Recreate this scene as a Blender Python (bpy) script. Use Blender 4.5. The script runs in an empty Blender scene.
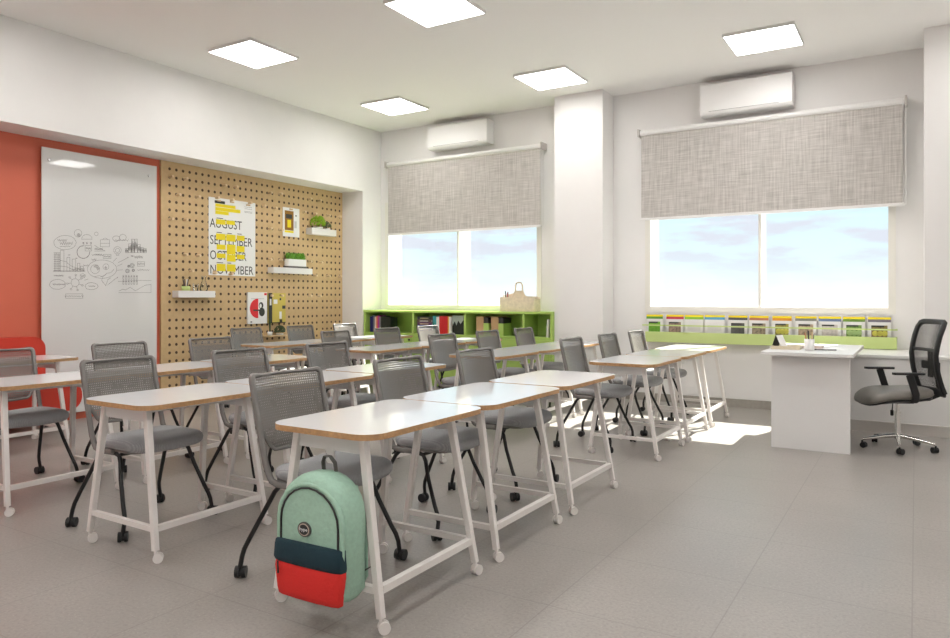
import bpy, bmesh, math, random
from mathutils import Vector, Matrix
random.seed(7)
S = bpy.context.scene
COL = S.collection
PI = math.pi

# ------------------------------------------------------------ camera
cd = bpy.data.cameras.new('camera'); cam = bpy.data.objects.new('camera', cd); COL.objects.link(cam)
cam.location = (0, 0, 1.3); cam.rotation_euler = (PI/2, 0, math.radians(31.66))
cd.sensor_fit = 'HORIZONTAL'; cd.sensor_width = 36; cd.lens = 36*715/950; cd.shift_y = -20.5/950
cd.clip_start = 0.05; cd.clip_end = 200
S.camera = cam

# ------------------------------------------------------------ sky, sun, exposure
S.view_settings.view_transform = 'Standard'; S.view_settings.look = 'None'
S.view_settings.exposure = 0.56; S.view_settings.gamma = 1; S.view_settings.use_curve_mapping = False
CEIL_E = 9.8          # ceiling panel emission
SKY = 0.80
w = bpy.data.worlds.new('sky'); S.world = w; w.use_nodes = True
nt = w.node_tree; nt.nodes.clear()
def N(t, **k):
    n = nt.nodes.new(t)
    for a, b in k.items(): setattr(n, a, b)
    return n
tc = N('ShaderNodeTexCoord'); sx = N('ShaderNodeSeparateXYZ'); nt.links.new(tc.outputs['Generated'], sx.inputs[0])
rp = N('ShaderNodeValToRGB'); nt.links.new(sx.outputs['Z'], rp.inputs[0])
e = rp.color_ramp.elements
e[0].position = 0.0; e[0].color = (.97, .985, 1, 1)
e[1].position = .17; e[1].color = (.60, .87, .95, 1)
x = e.new(.05); x.color = (.80, .95, .98, 1)
x = e.new(.9); x.color = (.42, .66, .90, 1)
mp = N('ShaderNodeMapping'); mp.inputs['Scale'].default_value = (8, 8, 34); nt.links.new(tc.outputs['Generated'], mp.inputs[0])
no = N('ShaderNodeTexNoise'); no.inputs['Scale'].default_value = 1.0; no.inputs['Detail'].default_value = 6; no.inputs['Roughness'].default_value = .55
nt.links.new(mp.outputs[0], no.inputs['Vector'])
cr = N('ShaderNodeValToRGB'); cr.color_ramp.elements[0].position = .46; cr.color_ramp.elements[1].position = .58
nt.links.new(no.outputs['Fac'], cr.inputs[0])
mr = N('ShaderNodeMapRange'); mr.inputs['From Min'].default_value = .0; mr.inputs['From Max'].default_value = .07; nt.links.new(sx.outputs['Z'], mr.inputs['Value'])
mu = N('ShaderNodeMath', operation='MULTIPLY'); nt.links.new(cr.outputs[0], mu.inputs[0]); nt.links.new(mr.outputs[0], mu.inputs[1])
mx = N('ShaderNodeMix', data_type='RGBA'); nt.links.new(mu.outputs[0], mx.inputs[0]); nt.links.new(rp.outputs[0], mx.inputs[6]); mx.inputs[7].default_value = (.72, .74, .83, 1)
bg = N('ShaderNodeBackground'); bg.inputs[1].default_value = SKY; nt.links.new(mx.outputs[2], bg.inputs[0])
ow = N('ShaderNodeOutputWorld'); nt.links.new(bg.outputs[0], ow.inputs[0])

sl = bpy.data.lights.new('sun', 'SUN'); sl.energy = 15; sl.angle = math.radians(.6); sl.color = (1, .96, .88)
so = bpy.data.objects.new('sun', sl); COL.objects.link(so); so.location = (1, 14, 8)
so.rotation_euler = Vector((-.29, -.97, -1)).to_track_quat('-Z', 'Y').to_euler()

# ------------------------------------------------------------ materials
def mat(name, col, rough=.5, metal=0, spec=.5, noise=0, nscale=40, bump=0, coat=0, trans=0, sheen=0):
    m = bpy.data.materials.new(name); m.use_nodes = True
    t = m.node_tree; b = t.nodes['Principled BSDF']
    c = (*col, 1)
    b.inputs['Base Color'].default_value = c; b.inputs['Roughness'].default_value = rough
    b.inputs['Metallic'].default_value = metal; b.inputs['Specular IOR Level'].default_value = spec
    if coat: b.inputs['Coat Weight'].default_value = coat; b.inputs['Coat Roughness'].default_value = .05
    if trans: b.inputs['Transmission Weight'].default_value = trans
    if noise or bump:
        tc = t.nodes.new('ShaderNodeTexCoord'); n = t.nodes.new('ShaderNodeTexNoise')
        n.inputs['Scale'].default_value = nscale; n.inputs['Detail'].default_value = 4
        t.links.new(tc.outputs['Object'], n.inputs['Vector'])
        if noise:
            r = t.nodes.new('ShaderNodeValToRGB'); r.color_ramp.elements[0].position = .3; r.color_ramp.elements[1].position = .7
            r.color_ramp.elements[0].color = (*[q*(1-noise) for q in col], 1); r.color_ramp.elements[1].color = (*[min(1, q*(1+noise)) for q in col], 1)
            t.links.new(n.outputs['Fac'], r.inputs[0]); t.links.new(r.outputs[0], b.inputs['Base Color'])
        if bump:
            bp = t.nodes.new('ShaderNodeBump'); bp.inputs['Strength'].default_value = bump; bp.inputs['Distance'].default_value = .01
            t.links.new(n.outputs['Fac'], bp.inputs['Height']); t.links.new(bp.outputs[0], b.inputs['Normal'])
    return m
def emis(name, col, s):
    m = bpy.data.materials.new(name); m.use_nodes = True; t = m.node_tree; b = t.nodes['Principled BSDF']
    b.inputs['Base Color'].default_value = (*col, 1); b.inputs['Emission Color'].default_value = (*col, 1); b.inputs['Emission Strength'].default_value = s
    return m
class NT:
    def __init__(s, m): s.t = m.node_tree; s.b = s.t.nodes['Principled BSDF']
    def n(s, ty, **k):
        q = s.t.nodes.new(ty)
        for a, b in k.items(): setattr(q, a, b)
        return q
    def l(s, a, b): s.t.links.new(a, b)
    def m(s, op, a, b=None, c=None):
        q = s.n('ShaderNodeMath', operation=op)
        for i, v in enumerate((a, b, c)):
            if v is None: continue
            if isinstance(v, (int, float)): q.inputs[i].default_value = v
            else: s.l(v, q.inputs[i])
        return q.outputs[0]
    def xyz(s, kind='Object'):
        tc = s.n('ShaderNodeTexCoord'); sp = s.n('ShaderNodeSeparateXYZ'); s.l(tc.outputs[kind], sp.inputs[0]); return tc.outputs[kind], sp.outputs
    def mixc(s, f, a, b):
        q = s.n('ShaderNodeMix', data_type='RGBA')
        s.l(f, q.inputs[0])
        for i, v in ((6, a), (7, b)):
            if isinstance(v, tuple): q.inputs[i].default_value = (*v, 1)
            else: s.l(v, q.inputs[i])
        return q.outputs[2]
WALLC = (.84, .825, .81)
m_wall = mat('wall_paint', WALLC, .75, noise=.012, nscale=3)
m_ceil = mat('ceiling_paint', (.90, .885, .865), .8)
m_white = mat('white_satin', (.80, .79, .775), .35)
m_legw = mat('white_powder_coat', (.80, .76, .73), .35)
m_lam = mat('white_laminate', (.80, .80, .81), .09, spec=.6)
m_desk = mat('white_desk_laminate', (.80, .79, .78), .35)
m_red = mat('red_wall_paint', (.66, .15, .085), .5, noise=.03, nscale=2)
m_redf = mat('red_upholstery', (.60, .045, .022), .7, bump=.1, nscale=300)
m_green = mat('green_lacquer', (.44, .63, .15), .42)
m_greenl = mat('pale_green_lacquer', (.56, .68, .26), .45)
m_black = mat('black_tube', (.006, .006, .007), .4)
m_blackp = mat('black_plastic', (.009, .009, .010), .45)
m_grey = mat('grey_plastic', (.215, .203, .192), .25)
m_chrome = mat('chrome', (.75, .74, .72), .12, metal=1)
m_steel = mat('steel', (.5, .5, .5), .3, metal=1)
m_wood = mat('light_wood', (.62, .46, .27), .5, noise=.12, nscale=30)
m_board = mat('whiteboard_glass', (.74, .74, .73), .035, spec=.6)
m_pegw = mat('peg_wood', (.80, .62, .40), .5)
m_print = mat('charcoal_print', (.06, .06, .06), .6)
m_ink = mat('marker_ink', (.12, .11, .11), .6)
m_paper = mat('paper', (.85, .85, .84), .6)
m_yel = mat('yellow_print', (.86, .70, .01), .6)
m_dark = mat('dark_print', (.03, .03, .03), .5)
m_redp = mat('red_print', (.75, .02, .03), .5)
m_mint = mat('mint_canvas', (.37, .57, .45), .8, noise=.06, nscale=60, bump=.25)
m_navy = mat('navy_canvas', (.008, .035, .05), .85, bump=.25, nscale=90)
m_redc = mat('red_canvas', (.72, .025, .02), .8, bump=.25, nscale=90)
m_strap = mat('grey_webbing', (.10, .10, .09), .8)
m_base = mat('baseboard_stone', (.40, .37, .33), .5, noise=.06, nscale=25)
m_ledgeb = mat('ledge_baseboard', (.60, .565, .53), .5)
m_kraft = mat('kraft_card', (.52, .33, .17), .7)
m_ac = mat('aircon_plastic', (.86, .85, .84), .35)
m_leaf = mat('leaf', (.12, .27, .02), .5, noise=.3, nscale=60)
m_leafd = mat('dark_leaf', (.06, .09, .04), .5)

# woven seat fabric
m_fab = mat('grey_seat_fabric', (.27, .265, .265), .85)
q = NT(m_fab); co, xy = q.xyz(); wv = q.m('SINE', q.m('MULTIPLY', xy[1], 620)); wu = q.m('SINE', q.m('MULTIPLY', xy[0], 90))
f = q.m('ADD', q.m('MULTIPLY', wv, .35), .5); nn = q.n('ShaderNodeTexNoise'); nn.inputs['Scale'].default_value = 120; q.l(co, nn.inputs['Vector'])
f = q.m('MULTIPLY', f, nn.outputs['Fac'])
q.l(q.mixc(f, (.29, .295, .305), (.56, .56, .565)), q.b.inputs['Base Color'])
# perforated chair back
m_perf = mat('perforated_grey_plastic', (.205, .190, .176), .28)
q = NT(m_perf); co, xy = q.xyz()
a = q.m('SINE', q.m('ADD', q.m('MULTIPLY', xy[1], 250), q.m('MULTIPLY', xy[2], 250)))
b = q.m('SINE', q.m('SUBTRACT', q.m('MULTIPLY', xy[1], 250), q.m('MULTIPLY', xy[2], 250)))
h = q.m('GREATER_THAN', q.m('MULTIPLY', a, b), q.m('SUBTRACT', .50, q.m('MULTIPLY', q.m('GREATER_THAN', xy[2], .868), .45)))
al = q.m('SUBTRACT', 1.0, h); q.l(al, q.b.inputs['Alpha'])
# office chair mesh
m_omesh = mat('black_mesh_fabric', (.03, .028, .026), .7)
q = NT(m_omesh); co, xy = q.xyz()
a = q.m('SINE', q.m('MULTIPLY', xy[1], 1100)); b = q.m('SINE', q.m('MULTIPLY', xy[2], 1100))
h = q.m('GREATER_THAN', q.m('MULTIPLY', a, b), -.12); q.l(q.m('SUBTRACT', 1.0, q.m('MULTIPLY', h, .9)), q.b.inputs['Alpha'])
# plywood edge
m_ply = mat('plywood_edge', (.50, .29, .135), .5, noise=.15, nscale=60)
# floor: terrazzo tiles with thin joints
m_floor = mat('terrazzo_floor', (.4, .38, .36), .3)
q = NT(m_floor); co, xy = q.xyz()
n1 = q.n('ShaderNodeTexNoise'); n1.inputs['Scale'].default_value = 1.3; n1.inputs['Detail'].default_value = 5; q.l(co, n1.inputs['Vector'])
n2 = q.n('ShaderNodeTexVoronoi'); n2.inputs['Scale'].default_value = 55; q.l(co, n2.inputs['Vector'])
n3 = q.n('ShaderNodeTexNoise'); n3.inputs['Scale'].default_value = 70; n3.inputs['Detail'].default_value = 3; q.l(co, n3.inputs['Vector'])
base = q.mixc(n1.outputs['Fac'], (.275, .253, .232), (.43, .398, .37))
sp = q.n('ShaderNodeMapRange'); sp.inputs['From Min'].default_value = .45; sp.inputs['From Max'].default_value = .75; q.l(n3.outputs['Fac'], sp.inputs['Value'])
base = q.mixc(q.m('MULTIPLY', sp.outputs[0], .75), base, (.26, .24, .22))
ch = q.m('LESS_THAN', n2.outputs['Distance'], .16); base = q.mixc(q.m('MULTIPLY', ch, .40), base, (.52, .49, .46))
def joint(v, off, per, wd):
    p = q.m('ABSOLUTE', q.m('SUBTRACT', q.m('FRACT', q.m('DIVIDE', q.m('ADD', v, off), per)), .5)); return q.m('LESS_THAN', p, wd/per)
jx = joint(xy[0], .013+.656*.5+6.56, .656, .003); jy = joint(xy[1], -3.42+.677*.5+6.77, .677, .003)
j = q.m('MAXIMUM', jx, jy)
base = q.mixc(q.m('MULTIPLY', j, .45), base, (.20, .18, .165)); q.l(base, q.b.inputs['Base Color'])
rr = q.n('ShaderNodeMapRange'); rr.inputs['To Min'].default_value = .285; rr.inputs['To Max'].default_value = .36; q.l(n1.outputs['Fac'], rr.inputs['Value']); q.l(rr.outputs[0], q.b.inputs['Roughness'])
bp = q.n('ShaderNodeBump'); bp.inputs['Strength'].default_value = .25; bp.inputs['Distance'].default_value = .003; q.l(q.m('SUBTRACT', 1.0, j), bp.inputs['Height']); q.l(bp.outputs[0], q.b.inputs['Normal'])
# pegboard: light wood with rows of drilled holes (panels of nine by nine)
m_peg = mat('pegboard_ply', (.62, .44, .24), .6)
q = NT(m_peg); co, xy = q.xyz('Object')
n1 = q.n('ShaderNodeTexNoise'); n1.inputs['Scale'].default_value = 18; n1.inputs['Detail'].default_value = 5; q.l(co, n1.inputs['Vector'])
base = q.mixc(n1.outputs['Fac'], (.53, .365, .18), (.67, .48, .265))
py, pz = .8735, .915
ym = q.m('FLOORED_MODULO', q.m('SUBTRACT', xy[1], 5.373), py); zm = q.m('FLOORED_MODULO', q.m('SUBTRACT', xy[2], 2.02-3*.915), pz)
yy = q.m('SUBTRACT', ym, .0467); zz = q.m('SUBTRACT', zm, .0555)
hy = q.m('MULTIPLY', q.m('SUBTRACT', q.m('FRACT', q.m('ADD', q.m('DIVIDE', yy, .0935), .5)), .5), .0935)
hz = q.m('MULTIPLY', q.m('SUBTRACT', q.m('FRACT', q.m('ADD', q.m('DIVIDE', zz, .0990), .5)), .5), .0990)
dd = q.m('SQRT', q.m('ADD', q.m('POWER', hy, 2), q.m('POWER', hz, 2)))
ok = q.m('MULTIPLY', q.m('LESS_THAN', zz, 8.4*.0990), q.m('LESS_THAN', yy, 8.4*.0935))
ok = q.m('MULTIPLY', ok, q.m('GREATER_THAN', xy[1], 5.35))
h = q.m('MULTIPLY', q.m('LESS_THAN', dd, .018), ok)
q.l(q.mixc(h, base, (.07, .035, .015)), q.b.inputs['Base Color'])
# roller blind linen
m_blind = mat('linen_blind', (.5, .48, .45), .9)
q = NT(m_blind); co, xy = q.xyz()
def str_noise(sc):
    mp = q.n('ShaderNodeMapping'); mp.inputs['Scale'].default_value = sc; q.l(co, mp.inputs[0])
    n = q.n('ShaderNodeTexNoise'); n.inputs['Scale'].default_value = 1; n.inputs['Detail'].default_value = 3; q.l(mp.outputs[0], n.inputs['Vector']); return n.outputs['Fac']
fa = q.m('ADD', q.m('MULTIPLY', str_noise((55, 1, 3)), .5), q.m('MULTIPLY', str_noise((4, 1, 70)), .5))
fm = q.n('ShaderNodeMapRange'); fm.inputs['From Min'].default_value = .36; fm.inputs['From Max'].default_value = .64; q.l(fa, fm.inputs['Value'])
q.l(q.mixc(fm.outputs[0], (.40, .375, .35), (.62, .59, .56)), q.b.inputs['Base Color'])
# window glass
m_glass = bpy.data.materials.new('window_glass'); m_glass.use_nodes = True
t = m_glass.node_tree; t.nodes.clear()
o_ = t.nodes.new('ShaderNodeOutputMaterial'); mi = t.nodes.new('ShaderNodeMixShader'); tr = t.nodes.new('ShaderNodeBsdfTransparent'); gl = t.nodes.new('ShaderNodeBsdfGlossy'); fr = t.nodes.new('ShaderNodeFresnel')
gl.inputs['Roughness'].default_value = .02; tr.inputs[0].default_value = (.97, .99, .99, 1); fr.inputs[0].default_value = 1.3
t.links.new(fr.outputs[0], mi.inputs[0]); t.links.new(tr.outputs[0], mi.inputs[1]); t.links.new(gl.outputs[0], mi.inputs[2]); t.links.new(mi.outputs[0], o_.inputs[0])
m_vase = m_glass.copy(); m_vase.name = 'clear_glass'; m_vase.node_tree.nodes['Transparent BSDF'].inputs[0].default_value = (.95, .97, .97, 1)
m_light = emis('light_panel', (1, .985, .96), CEIL_E)

# ------------------------------------------------------------ mesh helpers
class MB:
    def __init__(s): s.v = []; s.f = []
    def add(s, vs, fs, mi=0, sm=False):
        o = len(s.v); s.v += [tuple(p) for p in vs]
        for f in fs: s.f.append(([i+o for i in f], mi, sm))
        return s
    def box(s, x0, y0, z0, x1, y1, z1, mi=0):
        x0, x1 = min(x0, x1), max(x0, x1); y0, y1 = min(y0, y1), max(y0, y1); z0, z1 = min(z0, z1), max(z0, z1)
        v = [(x, y, z) for z in (z0, z1) for y in (y0, y1) for x in (x0, x1)]
        return s.add(v, [(0, 2, 3, 1), (4, 5, 7, 6), (0, 1, 5, 4), (2, 6, 7, 3), (0, 4, 6, 2), (1, 3, 7, 5)], mi)
    def tube(s, pts, r, n=10, mi=0, cap=True, sq=False, up=None):
        P = [Vector(p) for p in pts]; rs = r if isinstance(r, (list, tuple)) else [r]*len(P)
        prev = None; rings = []
        for i, p in enumerate(P):
            t = (P[min(i+1, len(P)-1)]-P[max(i-1, 0)]).normalized()
            if prev is None:
                a = Vector(up) if up else (Vector((0, 0, 1)) if abs(t.z) < .9 else Vector((0, 1, 0)))
                nn = (a-t*a.dot(t)).normalized()
            else: nn = (prev-t*prev.dot(t)).normalized()
            prev = nn; b = t.cross(nn); rr = rs[i]
            if sq: rings.append([p+nn*rr*ca+b*rr*cb for ca, cb in ((1, 1), (-1, 1), (-1, -1), (1, -1))])
            else: rings.append([p+nn*rr*math.cos(2*PI*k/n)+b*rr*math.sin(2*PI*k/n) for k in range(n)])
        m = 4 if sq else n; vs = [v for R in rings for v in R]; fs = []
        for i in range(len(P)-1):
            for k in range(m): fs.append((i*m+k, i*m+(k+1) % m, (i+1)*m+(k+1) % m, (i+1)*m+k))
        s.add(vs, fs, mi, not sq)
        if cap: s.add(rings[0], [tuple(range(m))[::-1]], mi); s.add(rings[-1], [tuple(range(m))], mi)
        return s
    def cyl(s, a, b, r, n=16, mi=0, r2=None): return s.tube([a, b], [r, r2 if r2 is not None else r], n, mi)
    def sweep(s, pts, norms, hw, ht, mi=0):
        P = [Vector(p) for p in pts]; R = []; HW = hw if isinstance(hw, list) else [hw]*len(P)
        for i, p in enumerate(P):
            t = (P[min(i+1, len(P)-1)]-P[max(i-1, 0)]).normalized(); n0 = Vector(norms[i]); nn = (n0-t*n0.dot(t)).normalized(); b = t.cross(nn)
            c = .65; hw = HW[i]
            prof = [(hw, ht*c), (hw*c, ht), (-hw*c, ht), (-hw, ht*c), (-hw, -ht*c), (-hw*c, -ht), (hw*c, -ht), (hw, -ht*c)]
            R.append([p+nn*x+b*y for x, y in prof])
        vs = [v for r in R for v in r]; fs = []
        for i in range(len(P)-1):
            for k in range(8): fs.append((i*8+k, i*8+(k+1) % 8, (i+1)*8+(k+1) % 8, (i+1)*8+k))
        s.add(vs, fs, mi, True); s.add(R[0], [tuple(range(8))[::-1]], mi); s.add(R[-1], [tuple(range(8))], mi); return s
    def prism(s, poly, a0, a1, axis='z', mi=0, mtop=None, mside=None):
        def P(u, v, a): return {'z': (u, v, a), 'y': (u, a, v), 'x': (a, u, v)}[axis]
        n = len(poly); lo = [P(u, v, a0) for u, v in poly]; hi = [P(u, v, a1) for u, v in poly]
        s.add(lo, [tuple(range(n))[::-1]], mi); s.add(hi, [tuple(range(n))], mi if mtop is None else mtop)
        s.add(lo+hi, [(i, (i+1) % n, n+(i+1) % n, n+i) for i in range(n)], mi if mside is None else mside); return s
    def lathe(s, prof, c=(0, 0, 0), n=20, mi=0, sx=1, sy=1):
        vs = []; fs = []
        for r, z in prof:
            for k in range(n): a = 2*PI*k/n; vs.append((c[0]+sx*r*math.cos(a), c[1]+sy*r*math.sin(a), c[2]+z))
        for i in range(len(prof)-1):
            for k in range(n): fs.append((i*n+k, i*n+(k+1) % n, (i+1)*n+(k+1) % n, (i+1)*n+k))
        return s.add(vs, fs, mi, True)
    def superpad(s, cx, cy, hx, hy, rings, e=4, n=40, mi=0, warp=None):
        vs = []; fs = []
        for sc, z in rings:
            for k in range(n):
                a = 2*PI*k/n; c, d = math.cos(a), math.sin(a)
                x = math.copysign(abs(c)**(2/e), c)*hx*sc+cx; y = math.copysign(abs(d)**(2/e), d)*hy*sc+cy
                zz = z+(warp(x, y) if warp else 0); vs.append((x, y, zz))
        m = len(rings)
        for i in range(m-1):
            for k in range(n): fs.append((i*n+k, i*n+(k+1) % n, (i+1)*n+(k+1) % n, (i+1)*n+k))
        fs.append(tuple(range(n))[::-1]); fs.append(tuple((m-1)*n+k for k in range(n)))
        return s.add(vs, fs, mi, True)
    def build(s, name, mats, parent=None, bevel=0, loc=None, rot=None, fix=True):
        me = bpy.data.meshes.new(name)
        me.from_pydata(s.v, [], [f[0] for f in s.f])
        if not isinstance(mats, (list, tuple)): mats = [mats]
        for m in mats: me.materials.append(m)
        for p, f in zip(me.polygons, s.f): p.material_index = f[1]; p.use_smooth = f[2]
        if fix:
            bm = bmesh.new(); bm.from_mesh(me); bmesh.ops.recalc_face_normals(bm, faces=bm.faces); bm.to_mesh(me); bm.free()
        o = bpy.data.objects.new(name, me); COL.objects.link(o)
        if loc: o.location = loc
        if rot: o.rotation_euler = rot
        if parent: o.parent = parent
        if bevel:
            b = o.modifiers.new('bevel', 'BEVEL'); b.width = bevel; b.segments = 2; b.limit_method = 'ANGLE'
        return o
def thing(name, label, cat, loc=(0, 0, 0), rz=0, group=None):
    o = bpy.data.objects.new(name, None); COL.objects.link(o); o.empty_display_size = .1
    o.location = loc; o.rotation_euler = (0, 0, rz); o['label'] = label; o['category'] = cat
    if group: o['group'] = group
    return o
def tag(o, label, cat, group=None):
    o['label'] = label; o['category'] = cat
    if group: o['group'] = group
    return o
def struct(o, label=None):
    o['kind'] = 'structure'
    if label: o['label'] = label
    return o
def dup(root, loc, rz=0, label=None, group=None):
    def rec(o, par):
        c = o.copy(); COL.objects.link(c)
        if par: c.parent = par
        for ch in o.children: rec(ch, c)
        return c
    r = rec(root, None); r.location = loc; r.rotation_euler = (0, 0, rz)
    if label: r['label'] = label
    if group: r['group'] = group
    return r
def rrect(x0, y0, x1, y1, r, n=6):
    o = []
    for cx, cy, a in ((x1-r, y1-r, 0), (x0+r, y1-r, 90), (x0+r, y0+r, 180), (x1-r, y0+r, 270)):
        for i in range(n+1): t = math.radians(a+90*i/n); o.append((cx+r*math.cos(t), cy+r*math.sin(t)))
    return o
def text_mesh(s, size, name, m, parent, loc, rot, depth=.001, sx=1):
    c = bpy.data.curves.new(name, 'FONT'); c.body = s; c.size = size; c.extrude = depth; c.resolution_u = 3
    o = bpy.data.objects.new(name, c); COL.objects.link(o); bpy.context.view_layer.update()
    me = bpy.data.meshes.new_from_object(o); COL.objects.unlink(o); bpy.data.objects.remove(o)
    me.materials.clear(); me.materials.append(m)
    r = bpy.data.objects.new(name, me); COL.objects.link(r); r.location = loc; r.rotation_euler = rot; r.scale = (sx, 1, 1); r.parent = parent
    return r

# ============================================================ SETTING
H = 3.95; YB = 8.926; YO = 9.25; XL = -7.267; XR = 2.6; YN = -3.2; XP = -7.68
WL = (-7.105, -4.49); WR = (-2.875, -.254); Z0, Z1 = 1.2, 2.75
b = MB().box(XP-.3, YN-.3, -.1, XR+.3, YO, 0); struct(b.build('floor', m_floor))
b = MB().box(XP-.3, YN-.3, H, XR+.3, YO, H+.15); struct(b.build('ceiling', m_ceil))
b = MB()
for x0, x1, z0, z1 in ((XP-.3, WL[0], 0, H), (WL[1], WR[0], 0, H), (WR[1], XR+.3, 0, H), (WL[0], WL[1], 0, Z0), (WL[0], WL[1], Z1, H), (WR[0], WR[1], 0, Z0), (WR[0], WR[1], Z1, H)):
    b.box(x0, YB, z0, x1, YO, z1)
struct(b.build('wall_back', m_wall))
b = MB().box(XP-.3, YN, 2.958, XL, YB, H).box(XP-.3, 8.48, 0, XL, YB, 2.958)
struct(b.build('wall_left', m_wall))
b = MB().box(XP-.3, YN, 0, XP-.03, 8.48, 2.958); struct(b.build('wall_recess', m_red), 'red painted wall inside the recess')
b = MB().box(XR, YN, 0, XR+.3, YB, H); struct(b.build('wall_right', m_wall))
b = MB().box(XP-.3, YN-.3, 0, XR+.3, YN, H); struct(b.build('wall_front', m_wall))
b = MB().box(-4.045, 8.55, 0, -3.375, YB, H); struct(b.build('wall_column', m_wall), 'white square column between the windows')
b = MB().box(.07, 8.28, 0, 1.0, YB, H); struct(b.build('wall_column', m_wall), 'white column at the right end of the windows')
b = MB().box(-3.375, YB-.014, 0, -1.0, YB, .098).box(-3.375, YB-.017, .09, -1.0, YB, .098); struct(b.build('baseboard_back', m_base))
b = MB().box(-4.059, 8.536, 0, -3.361, 8.55, .098).box(-3.375, 8.55, 0, -3.361, YB, .098); struct(b.build('baseboard_column', m_base))
# low boxed ledge along the back wall at the right
b = MB().box(-.98, 7.995, 0, XR, YB if False else 8.279, .72).box(-.98, 8.279, 0, .069, YB, .72).box(1.0, 8.279, 0, XR, YB, .72)
struct(b.build('wall_ledge', m_wall), 'low white boxed ledge along the back wall')
b = MB().box(-1.0, 7.975, .72, XR, 8.279, .752).box(-1.0, 8.279, .72, .069, YB, .752).box(1.0, 8.279, .72, XR, YB, .752)
struct(b.build('trim_ledge', m_white, bevel=.004))
b = MB().box(-.98, 7.975, 0, XR, 7.995, .092).box(-.98, 7.97, .092, XR, 7.995, .104); struct(b.build('baseboard_ledge', m_ledgeb))

m_frame = mat('window_frame_white', (.82, .80, .74), .4)
def window(i, x0, x1, xm):
    b = MB()
    t = .07
    b.box(x0-t, YB-.012, Z0-t, x1+t, YB-.001, Z0).box(x0-t, YB-.012, Z1, x1+t, YB-.001, Z1+t).box(x0-t, YB-.012, Z0, x0, YB-.001, Z1).box(x1, YB-.012, Z0, x1+t, YB-.001, Z1)
    b.box(xm-.015, YB-.005, Z0, xm+.015, YO-.005, Z1)                     # deep central mullion
    f = .012
    b.box(x0+.001, YO-.05, Z0+.001, x1-.001, YO-.01, Z0+f).box(x0+.001, YO-.05, Z1-f, x1-.001, YO-.01, Z1-.001)
    o = b.build('window_%d' % i, m_frame); struct(o)
    for a, c in ((x0+.001, xm-.016), (xm+.016, x1-.001)):
        g = MB().box(a, YO-.033, Z0+f, c, YO-.027, Z1-f).build('glass_pane', m_glass, o)
window(1, WL[0], WL[1], -5.80)
window(2, WR[0], WR[1], -1.565)

# ============================================================ CEILING LIGHTS
def ceiling_light(x, y, label):
    t = thing('ceiling_light', label, 'ceiling light', (x, y, H), 0, 'square ceiling light panels')
    r = .335; b = MB()
    b.box(-r, -r, -.03, r, -r+.012, -.0005).box(-r, r-.012, -.03, r, r, -.0005).box(-r, -r+.012, -.03, -r+.012, r-.012, -.0005).box(r-.012, -r+.012, -.03, r, r-.012, -.0005)
    b.build('frame', m_white, t)
    MB().box(-r+.0125, -r+.0125, -.026, r-.0125, r-.0125, -.001).build('diffuser', m_light, t)
    return t
L0 = ceiling_light(-3.70, 5.32, 'square ceiling light cut by the top edge of the photo')
for x, y, l in ((-6.08, 5.31, 'square ceiling light nearest the left wall, above the red wall'), (-6.08, 7.77, 'square ceiling light near the far left corner of the room'),
                (-3.72, 7.77, 'square ceiling light just in front of the white column'), (-1.32, 7.74, 'square ceiling light above the right window and teacher desk')):
    dup(L0, (x, y, H), 0, l)
for x in (-6.08, -3.70, -1.32, 1.06):
    for y in (7.74, 5.31, 2.86, .4, -2.0):
        if (y > 7 and x < 1) or (y > 5 and x < -3): continue
        dup(L0, (x, y, H), 0, 'square ceiling light outside the photo, %s, %s' % ({-6.08: 'leftmost column', -3.70: 'second column', -1.32: 'third column', 1.06: 'rightmost column'}[x], {7.74: 'windows row', 5.31: 'second row from windows', 2.86: 'third row from windows', .4: 'fourth row from windows', -2.0: 'row behind camera'}[y]))

# ============================================================ AIR CONDITIONERS
def aircon(x0, x1, z0, z1, label):
    t = thing('air_conditioner', label, 'air conditioner', ((x0+x1)/2, YB, z0), 0, 'wall air conditioners')
    w = (x1-x0)/2; h = z1-z0; d = .205
    prof = [(-.001, 0), (-.001, h), (-d+.01, h), (-d, h-.012), (-d, .035), (-d+.02, .008), (-d+.05, 0)]
    MB().prism(prof, -w, w, 'x').build('casing', m_ac, t, bevel=.004)
    MB().box(-w+.1, -d-.0022, .036, w-.14, -d-.0002, .042).build('air_slot', mat('slot_grey', (.45, .44, .43), .5) if 'slot_grey' not in bpy.data.materials else bpy.data.materials['slot_grey'], t)
    MB().box(-w+.05, -d+.03, -.004, w-.05, -d+.10, -.0005).build('louvre', m_ac, t)
aircon(-6.21, -5.185, 3.52, 3.86, 'white wall air conditioner above the left window blind')
aircon(-2.205, -1.185, 3.49, 3.86, 'white wall air conditioner above the right window blind')

# ============================================================ ROLLER BLINDS
def blind(x0, x1, label):
    t = thing('roller_blind', label, 'roller blind', ((x0+x1)/2, 8.80, 2.29), 0, 'linen roller blinds')
    w = (x1-x0)/2
    MB().box(-w+.03, -.002, .02, w-.03, .002, 1.10).build('fabric', m_blind, t)
    MB().cyl((-w+.02, 0, 1.095), (w-.02, 0, 1.095), .034, 20).build('roller', m_white, t)
    b = MB().box(-w+.015, -.014, -.01, w-.015, .014, .022); b.build('bottom_bar', m_white, t, bevel=.004)
    for s in (-1, 1):
        MB().box(s*w-.012 if s > 0 else s*w-.012, -.045, 1.05, s*w+.012, .124, 1.145).build('bracket', mat('bracket_metal', (.55, .52, .49), .35, metal=.4) if 'bracket_metal' not in bpy.data.materials else bpy.data.materials['bracket_metal'], t, bevel=.003)
    MB().tube([(w+.0, -.025, 1.06), (w+.0, -.025, .0)], .004, 6).tube([(w+.0, .025, 1.06), (w+.0, .025, .0)], .004, 6).build('pull_chain', m_white, t)
blind(-7.05, -4.345, 'grey linen roller blind half down over the left window')
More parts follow.
